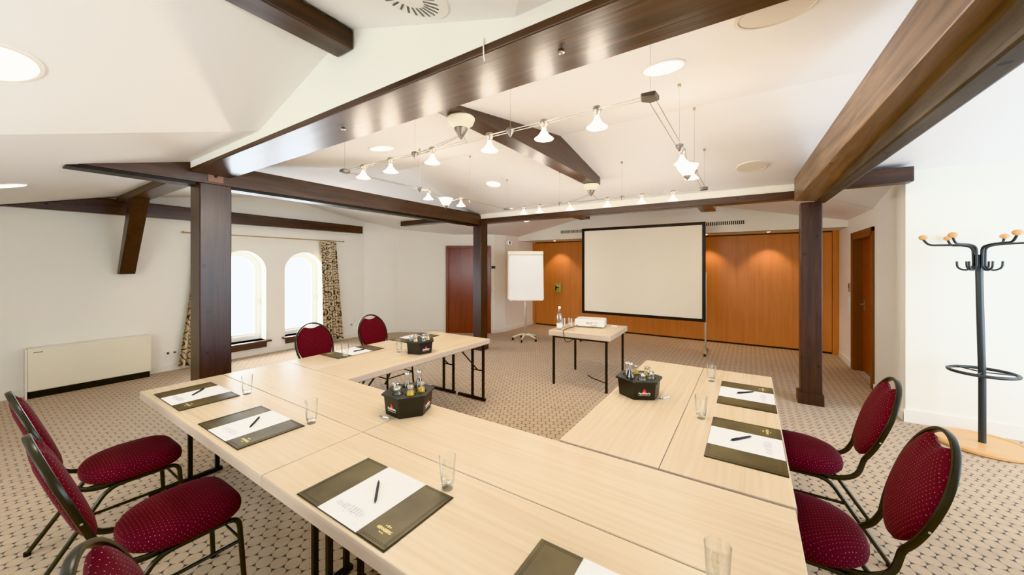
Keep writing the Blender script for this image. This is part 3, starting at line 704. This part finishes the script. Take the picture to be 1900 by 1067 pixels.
def place_bottle(kind, x, y, z, lab):
    if kind not in proto: o = make_bottle(kind); proto[kind] = o; o.location = (x,y,z); o['label'] = lab
    else: dup(proto[kind], (x,y,z), random.uniform(0,6), lab)
KN = {'cola':'dark soft drink bottle','water':'clear tall bottle','juice':'yellow juice bottle','jar':'short dark green bottle'}
CD = [('black drinks caddy closest to the camera, at the table seam', -1.735,1.505, math.radians(-4), ['juice','cola','water','jar','jar','juice'], 'nearest caddy'),
      ('black drinks caddy on the right wing table', -.635,2.56, math.radians(30), ['juice','juice','water','cola','jar','jar'], 'right wing caddy'),
      ('black drinks caddy on the far left wing table', -2.82,2.59, math.radians(-43), ['jar','juice','jar','cola','jar','juice'], 'left wing caddy')]
POSW = ['front', 'back']
for lab, x, y, a0, kinds, nm in CD:
    holes, H = make_caddy(lab, x, y, a0)
    fw = Vector((-.5476,.8368)); rt = Vector((.8368,.5476)); cnt = {}
    order = []
    for i, (hx_, hy_) in enumerate(holes):
        p = Vector((hx_, hy_)); depth = p.dot(fw); side = p.dot(rt)
        w_ = ('front' if depth < -.03 else 'rear' if depth > .03 else 'middle')+' '+('left' if side < -.02 else 'right' if side > .02 else 'centre')
        k = kinds[i]; zz = TH+(.0185 if k in ('cola','water') else .0185)
        if nm == 'left wing caddy' and k in ('cola',): k = 'jar'
        place_bottle(k, x+hx_, y+hy_, zz, '%s in the %s hole of the %s' % (KN[k], w_, nm))

def opener(x, y, rz, lab):
    t = thing('bottle_opener', lab, 'opener', (x,y,TH), rz, 'chrome bottle openers')
    ring = [(.013*math.cos(a*PI/8)-.02, .011*math.sin(a*PI/8), .004) for a in range(16)]
    part('opener_ring', MB().tube(ring, .003, 8, closed=True), M_CHROME, t)
    part('handle', MB().tube([(-.008,0,.004),(.02,.004,.005),(.045,.0,.004)], lambda u: .0035+.003*u, 8), M_CHROME, t)
opener(-1.77, 1.352, math.radians(10), 'chrome bottle opener in front of the nearest caddy'); opener(-.475, 2.56, math.radians(60), 'chrome bottle opener beside the right wing caddy')

# ------------------------------------------------------------------ projector table
pt = thing('side_table', 'small square maple table with black legs holding the projector', 'table', (-1.90,4.90,0), math.radians(2))
part('tabletop', MB().box(-.42,.42,-.44,.44,TH-.03,TH), M_TOP, pt, bevel=.004); part('edge_band', MB().box(-.424,.424,-.444,.444,TH-.075,TH-.004), M_EDGE, pt, bevel=.008)
for sx in (-1,1):
    for sy in (-1,1): part('leg', MB().box(sx*.365-.014,sx*.365+.014,sy*.40-.014,sy*.40+.014,0,TH-.075), M_BLACK, pt, bevel=.003)
part('apron_frame', MB().box(-.37,.37,-.41,-.39,TH-.1,TH-.075).box(-.37,.37,.39,.41,TH-.1,TH-.075).box(-.375,-.355,-.4,.4,TH-.1,TH-.075).box(.355,.375,-.4,.4,TH-.1,TH-.075), M_BLACK, pt)
pj = thing('projector', 'white projector with rear ports on the small table', 'projector', (-1.94,5.04,TH), math.radians(12))
part('body', MB().box(-.20,.215,-.14,.155,.012,.115), M_WHITEP, pj, bevel=.014, seg=3)
pm = MB()
for i, (x, w_, z) in enumerate([(-.03,.02,.068),(0,.016,.068),(.03,.026,.068),(.068,.012,.068),(.10,.02,.07),(-.03,.03,.052),(.01,.012,.052),(.03,.012,.052),(.085,.012,.05)]): pm.box(x,x+w_,-.1425,-.139,z,z+.008)
for i in range(12): pm.box(.02+i*.009,.024+i*.009,-.1422,-.139,.022,.036)
part('port', pm, M_ANTH, pj, smooth=False)
part('lens_ring', MB().lathe([(.035,0),(.035,.02),(.028,.024)], 24, (-.09,.155,.06), Matrix.Rotation(-PI/2,3,'X')), M_ANTH, pj)
for sx in (-1,1):
    for sy in (-1,1): part('foot', MB().lathe([(.01,0),(.01,.016)], 10, (sx*.15,sy*.1,0)), M_RUBBER, pj)
part('top_buttons', MB().box(.03,.09,.02,.05,.1145,.1165), M_WHITEP, pj)
cab = MB().tube([Vector(p) for p in fillet([(-2.06,4.865,.775),(-2.08,4.78,.755),(-2.12,4.62,.748),(-2.10,4.46,.746),(-2.08,4.435,.72),(-2.06,4.43,.62),(-2.02,4.45,.6),(-1.95,4.6,.655)], .05, 6)], .0045, 8)
tag(part('power_cable', cab, M_BLACK), 'black cable hanging from the projector over the table edge', 'cable')
tag(part('floor_cable', MB().tube(fillet([(-2.0,5.10,.006),(-1.9,5.0,.006),(-1.75,4.93,.006),(-1.62,4.85,.006)], .1, 6), .006, 8), M_BLACK), 'short dark cable lying on the carpet under the projector table', 'cable')
tag(part('remote_control', MB().box(-1.68,-1.60,5.19,5.23,TH,TH+.012), M_WHITEP, bevel=.004), 'small white remote control to the right of the projector', 'remote')
wb = thing('water_bottle', 'tall clear glass water bottle on the projector table', 'bottle', (-2.20,4.56,TH))
part('glass_body', MB().lathe([(.001,0),(.036,0),(.039,.01),(.039,.10),(.036,.13),(.038,.17),(.032,.205),(.018,.245),(.014,.27),(.014,.30)], 28), M_GLASS, wb)
part('water', MB().lathe([(.001,.003),(.034,.003),(.037,.012),(.037,.10),(.034,.13),(.036,.17),(.030,.20),(.02,.225)], 28), M_SGLASS, wb)
part('cap', MB().lathe([(.0165,.285),(.0165,.312),(.012,.318)], 20), M_WHITEP, wb)
part('paper_label', MB().lathe([(.0393,.03),(.0393,.09)], 28, cap=False), M_LABELP, wb)
put(gla, -2.22, 4.72, TH, 0, 'tumbler behind the tall water bottle on the projector table'); put(gla, -2.15, 4.80, TH, 0, 'tumbler nearest to the projector body on the small table')

# ------------------------------------------------------------------ flip chart
fc = thing('flip_chart', 'white flip chart on a five castor stand before the cherry wall', 'flip chart', (-4.03,6.72,0), math.radians(33.2))
TL = .15
def fp(x, z, d=0): return (x, (z-.9)*TL+d, z)   # leans back with height
def fbox(x0, x1, z0, z1, d0, d1): return [fp(x0,z0,d0),fp(x1,z0,d0),fp(x1,z0,d1),fp(x0,z0,d1),fp(x0,z1,d0),fp(x1,z1,d0),fp(x1,z1,d1),fp(x0,z1,d1)]
part('board', MB().hexa(fbox(-.40,.38,.90,1.93,.0,.025)), M_CREAMP, fc, bevel=.004)
part('paper_pad', MB().hexa(fbox(-.37,.37,.88,1.86,-.014,-.001)), M_PAPER, fc, smooth=False)
part('clamp_bar', MB().hexa(fbox(-.40,.38,1.865,1.935,-.03,.0)), M_CREAMP, fc, bevel=.004)
part('pen_tray', MB().hexa(fbox(-.36,.36,.872,.888,-.04,-.014)), M_STEEL, fc)
part('pole', MB().tube([(-.02,.05,.10),(-.02,.05,.95),(-.02,.11,1.5)], .019, 14), M_STEEL, fc)
for k in range(5):
    a = PI/2+.3+k*2*PI/5; c_, s_ = math.cos(a), math.sin(a)
    ar = part('base_arm', MB().tube([(-.02+.0*c_,.05,.125),(-.02+.1*c_,.05+.1*s_,.13),(-.02+.27*c_,.05+.27*s_,.075)], lambda u: .02-.006*u, 10), M_CREAMP, fc)
    part('castor', MB().lathe([(.024,-.012),(.026,0),(.024,.012)], 16, (-.02+.27*c_,.05+.27*s_,.027), Matrix.Rotation(a,3,'Z')@Matrix.Rotation(PI/2,3,'X')).tube([(-.02+.27*c_,.05+.27*s_,.03),(-.02+.27*c_,.05+.27*s_,.075)], .007, 8), M_RUBBER, fc)

# ------------------------------------------------------------------ projection screen
ps = thing('projection_screen', 'large white projection screen in a black frame on thin legs', 'projection screen', (0,7.40,0))
x0, x1, z0, z1 = -3.03, -.665, .60, 2.415; b = .055
part('screen_cloth', MB().box(x0+b,x1-b,-.006,0,z0+b,z1-b), M_SCREEN, ps, smooth=False)
part('frame', MB().box(x0,x1,-.014,.014,z0,z0+b).box(x0,x1,-.014,.014,z1-b,z1).box(x0,x0+b,-.014,.014,z0+b,z1-b).box(x1-b,x1,-.014,.014,z0+b,z1-b), M_BLACK, ps)
for x in (x0+.01, x1-.005):
    lg = part('leg', MB().box(x-.016,x+.016,.015,.045,.03,z0+.9), M_STEEL, ps, bevel=.002)
    ft = part('foot', MB().box(x-.016,x+.016,-.10,.42,.008,.036), M_STEEL, ps, bevel=.002)
    c = part('end_cap', MB().box(x-.018,x+.018,-.115,-.10,.0,.04).box(x-.018,x+.018,.42,.435,.0,.04), M_RUBBER, ps)
    c.parent = ft

# ------------------------------------------------------------------ coat stand
cs_ = thing('coat_stand', 'dark grey coat stand with beech ball tips and round beech base', 'coat stand', (1.745,5.035,0))
part('base', MB().lathe([(.001,0),(.29,0),(.305,.012),(.305,.03),(.29,.042),(.265,.045),(.255,.036),(.001,.036)], 48), M_BEECH, cs_)
part('pole', MB().tube([(0,0,.035),(0,0,.6),(-.012,0,1.2),(-.02,0,1.72)], .024, 18), M_ANTH, cs_)
part('umbrella_ring', MB().tube([(.20*math.cos(2*PI*i/40),.20*math.sin(2*PI*i/40),.665) for i in range(40)], .014, 10, closed=True)
     .tube([(.02,0,.665),(.2,0,.665)], .006, 8).tube([(-.01,.02,.665),(-.1,.173,.665)], .006, 8).tube([(-.01,-.02,.665),(-.1,-.173,.665)], .006, 8), M_ANTH, cs_)
for k in range(6):
    a = k*PI/3+math.radians(33.2)+.22; c_, s_ = math.cos(a), math.sin(a); q = lambda r, z: (-.018+r*c_, r*s_, z)
    part('arm', MB().tube(fillet([q(.032,1.62),q(.035,1.79),q(.12,1.81),q(.30,1.815),q(.335,1.875)], .05, 5), .0095, 10), M_ANTH, cs_)
    part('ball_tip', MB().sphere(q(.335,1.89), .031, 16, .82), M_BEECH, cs_)
    part('hook', MB().tube(fillet([q(.03,1.72),q(.036,1.60),q(.08,1.575),q(.125,1.60),q(.128,1.66)], .035, 5), .008, 10), M_ANTH, cs_)

# ------------------------------------------------------------------ left wall furniture
rd = thing('convector_radiator', 'long low cream convector under the brace on the left wall', 'radiator', (-7.51,1.01,0))
part('casing', MB().box(.0,.21,-.545,.545,.085,.605), M_CREAMP, rd, bevel=.012, seg=3)
part('plinth', MB().box(.0,.19,-.53,.53,0,.085), M_BLACK, rd)
part('top_grille', MB().box(.05,.17,-.5,.5,.604,.609), M_TRIM, rd)
part('badge', MB().box(.2105,.2125,-.50,-.43,.555,.563), M_ANTH, rd)
part('side_panel', MB().box(.0,.205,-.56,-.546,.0,.60), M_TRIM, rd)
def socket(name, label, loc, rz, n=1):
    t = thing(name, label, 'socket', loc, rz)
    part('plate', MB().box(-.04*n,.04*n,-.012,0,-.04,.04), M_WHITEP, t, bevel=.003)
    for i in range(n):
        cx = (i-(n-1)/2)*.078; part('insert', MB().lathe([(.02,0),(.02,.003),(.017,.003),(.017,-.0)], 20, (cx,-.012,0), Matrix.Rotation(PI/2,3,'X')).box(cx-.009,cx-.005,-.016,-.012,-.003,.003).box(cx+.005,cx+.009,-.016,-.012,-.003,.003), M_ANTH if False else M_TRIM, t)
    return t
socket('wall_socket', 'double white socket between the radiator and the left curtain', (-7.51,1.82,.27), PI/2, 2)
socket('wall_socket', 'single white socket right of the right curtain', (-7.51,4.86,.30), PI/2, 1)
rod = thing('curtain_rod', 'thin brass curtain rod over the arched windows', 'curtain rod', (-7.43,0,2.145))
part('pole', MB().tube([(0,1.95,0),(0,4.62,0)], .009, 10).tube([(.03,1.95,-.004),(.03,4.62,-.004)], .004, 8), M_BRASS, rod)
for y in (2.0,3.3,4.58): part('bracket', MB().box(-.078,.004,y-.008,y+.008,-.008,.008), M_BRASS, rod)
for y in (1.94,4.63): part('finial', MB().sphere((0,y,0), .018, 12), M_BRASS, rod)
def curtain(label, t0, t1, b0, b1):
    m = MB(); nu, nv = 120, 24; v = []; f = []
    for j in range(nv+1):
        q = j/nv; z = 2.125-q*2.08; a = t0+(b0-t0)*q**1.3; b = t1+(b1-t1)*q**1.1
        for i in range(nu+1):
            u = i/nu; amp = .022+.028*q; ph = 2*PI*7*u+.8*math.sin(5*u+2*q)
            v.append((-7.41+amp*math.cos(ph)+.006*math.sin(11*u+6*q), a+(b-a)*u+.008*math.sin(ph*.5+3*q), z))
    for j in range(nv):
        for i in range(nu): k = j*(nu+1)+i; f.append((k,k+1,k+nu+2,k+nu+1))
    o = part('patterned_curtain', m.add(v, f), M_CURT); return tag(o, label, 'curtain', 'beige curtains with brown scrolls')
curtain('beige curtain with brown scrolls hanging right of the arched windows', 4.10, 4.44, 4.16, 4.60)
curtain('beige scroll curtain mostly hidden behind the wide post', 2.08, 2.45, 1.87, 2.36)

# ------------------------------------------------------------------ back wall details
es = thing('exit_sign', 'small emergency exit sign box above the flip chart', 'exit sign', (-5.045,7.50,2.19), math.radians(12))
part('housing', MB().box(0,.06,-.10,.14,-.055,.055), M_WHITEP, es, bevel=.003)
part('lit_face', MB().box(.0602,.062,-.09,.13,-.045,.045), M_SIGN, es)
px = MB(); px.box(.0622,.0635,-.06,.10,-.04,.04); part('pictogram_field', px, M_DGREEN, es)
fg_ = MB(); X = .064
for a in ([(-.02,-.02),(.0,.0),(.02,.005),(.03,.02)],): fg_.tube([(X,y,z) for y,z in a], .005, 6)
fg_.tube([(X,.0,.0),(X,.02,-.018),(X,.035,-.03)], .005, 6).tube([(X,.0,.015),(X,.03,.0)], .004, 6).sphere((X,.022,.028), .007, 8).box(X-.001,X+.001,.055,.085,-.03,.03).box(X-.001,X+.001,-.055,-.03,-.004,.004)
part('running_figure', fg_, M_WPRINT, es)
def ondiag(s, z, d): return (P3[0]+du.x*s+dn.x*d, P3[1]+du.y*s+dn.y*d, z)
ar_ = math.atan2(du.y, du.x)
sg = thing('room_sign', 'small dark room sign plate right of the mahogany door', 'sign', ondiag(1.15,1.58,0), ar_)
part('plate', MB().box(-.045,.045,-.012,0,-.03,.03), M_BLACK, sg); part('engraved_line', MB().box(-.025,.025,-.0125,-.012,-.006,.004), M_GREYM, sg)
sw = thing('light_switch', 'white light switch below the room sign', 'switch', ondiag(1.155,1.06,0), ar_)
part('plate', MB().box(-.04,.04,-.012,0,-.04,.04), M_WHITEP, sw, bevel=.003); part('rocker', MB().box(-.028,.028,-.018,-.012,-.028,.028), M_TRIM, sw, bevel=.002)
kb = thing('partition_lock_box', 'pale green metal box with a dark latch on the cherry partition', 'control box', (-4.27,8.78,1.03))
part('plate', MB().box(-.10,.10,-.02,0,-.12,.12), M_BOXG, kb, bevel=.004); part('recess', MB().box(-.07,.07,-.024,-.02,-.085,.085), plain('pale_inner', srgb(190,190,130), .4), kb)
part('latch', MB().box(-.075,-.045,-.034,-.02,-.07,.06).box(-.06,.03,-.04,-.03,.0,.02), M_BLACK, kb)
def grille(label, xa, xb):
    t = thing('air_grille', label, 'air vent', (0,8.05,2.435)); n = int((xb-xa)/.032)
    part('backing', MB().box(xa,xb,-.004,.0,-.035,.035), M_BLACK, t)
    for i in range(n+1): x = xa+(xb-xa)*i/n; part('slat', MB().box(x-.006,x+.006,-.012,-.004,-.035,.035), M_TRIM, t, smooth=False)
grille('slotted air vent to the left above the screen', -3.85, -3.2); grille('slotted air vent to the right above the screen', -.72, -.08)
th_ = thing('wall_thermostat', 'small dark control plate left of the right hand door', 'control panel', (XD,7.92,1.27), PI/2)
part('plate', MB().box(-.04,.04,.0,.012,-.07,.07), M_STEEL, th_, bevel=.002); part('display', MB().box(-.025,.025,.012,.014,-.01,.05), M_BLACK, th_); th_.rotation_euler = (0,0,PI/2)
cd = thing('door_closer_strip', 'pale vertical strip below the control plate', 'trim strip', (XD,7.92,.98), PI/2)
part('strip', MB().box(-.03,.03,0,.01,-.16,.14), M_TRIM, cd, bevel=.002); part('cord', MB().tube([(0,.014,.14),(.01,.02,0),(0,.014,-.16)], .003, 6), M_WHITEP, cd)
cd.rotation_euler = (0,0,PI/2)

# ------------------------------------------------------------------ ceiling fittings
def frame_to(n):  # matrix whose -Z is the room side of the ceiling (n points down)
    z = -n; x = Vector((1,0,0)); x = (x - z*x.dot(z)).normalized(); y = z.cross(x); return Matrix((x,y,z)).transposed()
def light(kind, name, loc, energy, color, **k):
    l = bpy.data.lights.new(name, kind); l.energy = energy; l.color = color
    for a, b_ in k.items(): setattr(l, a, b_)
    o = bpy.data.objects.new(name, l); COL.objects.link(o); o.location = loc; return o
def downlight(label, X, Y, r, e=6):
    z = zc(X, Y); n = nrm(X, Y); M = frame_to(n); t = thing('recessed_downlight', label, 'ceiling light', (X,Y,z), 0, 'round recessed downlights')
    part('trim_ring', MB().lathe([(r,-.001),(r,-.008),(r*1.12,-.006),(r*1.14,0)], 36, M=M, cap=False), M_WHITEP, t)
    part('glowing_disc', MB().lathe([(.001,-.004),(r,-.004)], 36, M=M, cap=False), M_LAMP, t)
    l = light('SPOT', 'downlight_lamp', Vector((X,Y,z))+n*.03, e*3, (1,.92,.82), spot_size=2.6, spot_blend=.9, shadow_soft_size=r); l.rotation_euler = n.to_track_quat('-Z','Y').to_euler()
downlight('large glowing round downlight at the far upper left edge', -2.66, .085, .118)
downlight('thin glowing downlight at the left edge above the radiator', -5.50, .235, .115)
downlight('bright round downlight in the lit ceiling above the corner connector', -.41, 2.19, .105)
downlight('oval looking downlight in the lit ceiling beside the long tie beam', -2.96, 2.235, .105)
downlight('round downlight in the lit ceiling left of the far canopy', -3.08, 4.22, .10)
downlight('small downlight behind the rear beam near the middle post', -3.95, 6.68, .11)
downlight('small downlight behind the rear beam near the right post', .12, 6.80, .12)
def disc(name, label, cat, X, Y, r):
    z = zc(X, Y); M = frame_to(nrm(X, Y)); t = thing(name, label, cat, (X,Y,z), 0, 'round ceiling loudspeakers')
    part('cover', MB().lathe([(.001,-.01),(r*.86,-.01),(r*.88,-.004)], 36, M=M, cap=False), M_OFF, t)
    part('rim', MB().lathe([(r*.86,-.004),(r*.9,-.012),(r,-.01),(r*1.01,0)], 36, M=M, cap=False), M_OFF, t)
disc('ceiling_speaker', 'unlit round ceiling speaker near the right end of the lit ceiling', 'ceiling speaker', .02, 4.77, .15)
disc('ceiling_speaker', 'unlit round ceiling speaker at the top edge beside the long tie beam', 'ceiling speaker', .09, 1.87, .15)
X, Y = -1.125, 1.005; z = zc(X, Y-.0)-.0; M = frame_to(nrm(X, Y-.02)); vt = thing('round_air_vent', 'round white ceiling vent with radial slots at the top edge', 'air vent', (X,Y-.04,zc(X,Y-.04)))
part('plate', MB().lathe([(.001,-.014),(.135,-.014),(.165,-.006),(.168,0)], 40, M=M, cap=False), M_WHITEP, vt)
for k in range(24):
    a = 2*PI*k/24; m = MB(); pts = [(r*math.cos(a+s), r*math.sin(a+s)) for r, s in ((.07,-.06),(.13,-.036),(.13,.036),(.07,.06))]
    m.add([M @ Vector((x_,y_,-.0155)) for x_,y_ in pts], [(0,1,2,3)]); part('slot', m, plain('slot_grey', srgb(96,98,96), .6) if k == 0 else bpy.data.materials['slot_grey'], vt, smooth=False)
# alcove spots
for i, X in enumerate((-4.2,-3.1,-1.9,-.75,.30)):
    w_ = ['above the lock box','left behind the screen','behind the middle of the screen','near the right screen edge','right of the screen'][i]
    t = thing('alcove_spotlight', 'tiny recessed spot in the alcove soffit '+w_, 'ceiling light', (X,8.42,2.26), 0, 'tiny spots over the cherry partition')
    part('ring', MB().lathe([(.03,-.001),(.042,-.004),(.044,0)], 20, cap=False), M_CHROME, t); part('glowing_lens', MB().lathe([(.001,-.002),(.03,-.002)], 20, cap=False), M_LAMP, t)
    l = light('SPOT', 'alcove_lamp', (X,8.42,2.24), 26, (1,.74,.46), spot_size=1.5, spot_blend=.6, shadow_soft_size=.02); l.rotation_euler = (math.radians(10),0,0)

# cable light system
ZT = 2.40; XA, XB, YA, YC = -2.80, -.385, 1.755, 4.155
cr = thing('cable_light_rail', 'twin wire rail rectangle hung from the lit ceiling, with grey corner joints', 'light rail', (0,0,0))
w = MB(); g_ = .016
for s in (-g_, g_):
    for y in (YA, YC): w.tube([(XA,y+s,ZT),(XB,y+s,ZT)], .0028, 6)
    for x in (XA, XB):
        w.tube([(x+s,YA,ZT),(x+s,2.72,ZT)], .0028, 6); w.tube([(x+s,3.18,ZT),(x+s,YC,ZT)], .0028, 6)
        w.tube([(x+s,2.72,ZT),(x+s,2.92,2.33)], .0028, 6); w.tube([(x+s,3.18,ZT),(x+s,2.98,2.33)], .0028, 6)
    for y in (YA, YC):
        yb = 1.93 if y == YA else 4.42
        for sx in (-1,1): w.tube([(-1.69+sx*.012,yb+s*.5,2.53),(-1.69+sx*.19,y+s,ZT)], .002, 6)
part('rail_wire', w, M_STEEL, cr)
for x in (XA,XB):
    for y in (YA,YC):
        sx = 1 if x == XB else -1; sy = 1 if y == YC else -1
        part('corner_joint', MB().prism([(x+sx*.03,y+sy*.03),(x-sx*.035,y+sy*.035),(x-sx*.045,y-sy*.01),(x-sx*.01,y-sy*.045),(x+sx*.035,y-sy*.035)], ZT-.012, ZT+.014), M_GREYM, cr, bevel=.006)
sup = [(-1.96,YA),(-1.16,YA),(-2.0,YC),(-1.22,YC),(XA,2.57),(XA,3.36),(XB,2.59),(XB,3.36)]
for x, y in sup:
    part('support_cone', MB().lathe([(.003,-.035),(.024,.0),(.024,.012),(.012,.018)], 18, (x,y,ZT)), M_GREYM, cr)
for x, y in sup+[(XA,YA),(XB,YA),(XA,YC),(XB,YC)]:
    yy = y; part('suspension_wire', MB().tube([(x,y,ZT+.01),(x,yy,zc(x,yy))], .0012, 5).lathe([(.012,-.02),(.012,0)], 10, (x,yy,zc(x,yy))), M_STEEL, cr)
for yb, w_ in ((1.93,'near'),(4.42,'far')):
    t = thing('lamp_canopy', 'conical metal canopy at the %s end of the central brown beam' % w_, 'lamp canopy', (-1.69,yb,0), 0, 'metal canopies of the wire rail')
    part('bowl', MB().lathe([(.092,2.655),(.098,2.645),(.085,2.61),(.05,2.585),(.045,2.58)], 30), M_CREAMP, t); part('cone', MB().lathe([(.048,2.58),(.046,2.57),(.026,2.535),(.004,2.50)], 24), M_GREYM, t)
lamps = []
for i, x in enumerate((-2.55,-2.22,-1.79,-1.31,-.94,-.64)): lamps.append((x, YA, 'on the front wire, %s from its left corner' % ['first','second','third','fourth','fifth','sixth'][i]))
for i, x in enumerate((-2.53,-2.29,-1.86,-1.39,-1.0,-.68)): lamps.append((x, YC, 'on the rear wire, %s from its left corner' % ['first','second','third','fourth','fifth','sixth'][i]))
lamps += [(XA,2.69,'on the left wire before the hanging bowl'),(XA,3.20,'on the left wire behind the hanging bowl'),(XB,2.70,'on the right wire before the hanging bowl'),(XB,3.20,'on the right wire behind the hanging bowl')]
sp = thing('rail_spotlight', '', 'spotlight', group='halogen spotlights on the wire rail')
part('head', MB().lathe([(.004,.022),(.02,.016),(.024,.004),(.02,-.012),(.010,-.03)], 20), M_STEEL, sp)
part('glass_shade', MB().lathe([(.010,-.028),(.014,-.045),(.03,-.07),(.052,-.088)], 24, cap=False), M_SHADE, sp)
part('bulb', MB().sphere((0,0,-.06), .010, 10), M_BULB, sp)
for i, (x, y, wd) in enumerate(lamps):
    put(sp, x, y, ZT, 0, 'glowing halogen spot '+wd)
    light('POINT', 'spot_lamp', (x,y,ZT-.11), 6, (1,.82,.62), shadow_soft_size=.03)
for x, wd in ((XA,'left'),(XB,'right')):
    t = thing('bowl_lamp', 'glowing glass bowl hung in the middle of the %s wire' % wd, 'lamp', (x,2.95,2.33), 0, 'glass bowls on the wire rail')
    part('glass_bowl', MB().lathe([(.075,.03),(.06,.0),(.028,-.045)], 26, cap=False), M_SHADE, t); part('cone_tip', MB().lathe([(.028,-.045),(.026,-.055),(.003,-.08)], 20), M_GREYM, t)
    light('POINT', 'bowl_lamp_light', (x,2.95,2.38), 4, (1,.83,.64), shadow_soft_size=.04)

# ------------------------------------------------------------------ daylight
def area(name, loc, rot, sx, sy, e, col):
    o = light('AREA', name, loc, e, col, shape='RECTANGLE', size=sx, size_y=sy); o.rotation_euler = rot; return o
for y0, y1 in WIN: area('window_daylight', (-7.95,(y0+y1)/2,1.1), (0,-PI/2,0), 1.7, .8, 70, (.90,.96,1))
area('front_daylight', (-2.6,-1.42,1.45), (PI/2,0,PI), 3.2, .9, 62, (.80,.91,1))
area('east_daylight', (3.7,2.9,1.35), (0,PI/2,0), 1.9, 4.6, 150, (.72,.86,1))
wd = bpy.data.worlds.new('sky'); SC.world = wd; wd.use_nodes = True; wd.node_tree.nodes['Background'].inputs[0].default_value = (.96,.98,1,1); wd.node_tree.nodes['Background'].inputs[1].default_value = 4.5
SC.view_settings.view_transform = 'Khronos PBR Neutral'; SC.view_settings.look = 'None'; SC.view_settings.exposure = 0.26; SC.view_settings.gamma = 1.1; SC.view_settings.use_white_balance = True; SC.view_settings.white_balance_temperature = 6250
SC.cycles.max_bounces = 10; SC.cycles.diffuse_bounces = 6; SC.cycles.glossy_bounces = 4; SC.cycles.transparent_max_bounces = 24; SC.cycles.transmission_bounces = 8
SC.cycles.use_adaptive_sampling = True; SC.cycles.adaptive_threshold = .02; SC.cycles.sample_clamp_indirect = 6; SC.cycles.blur_glossy = .5
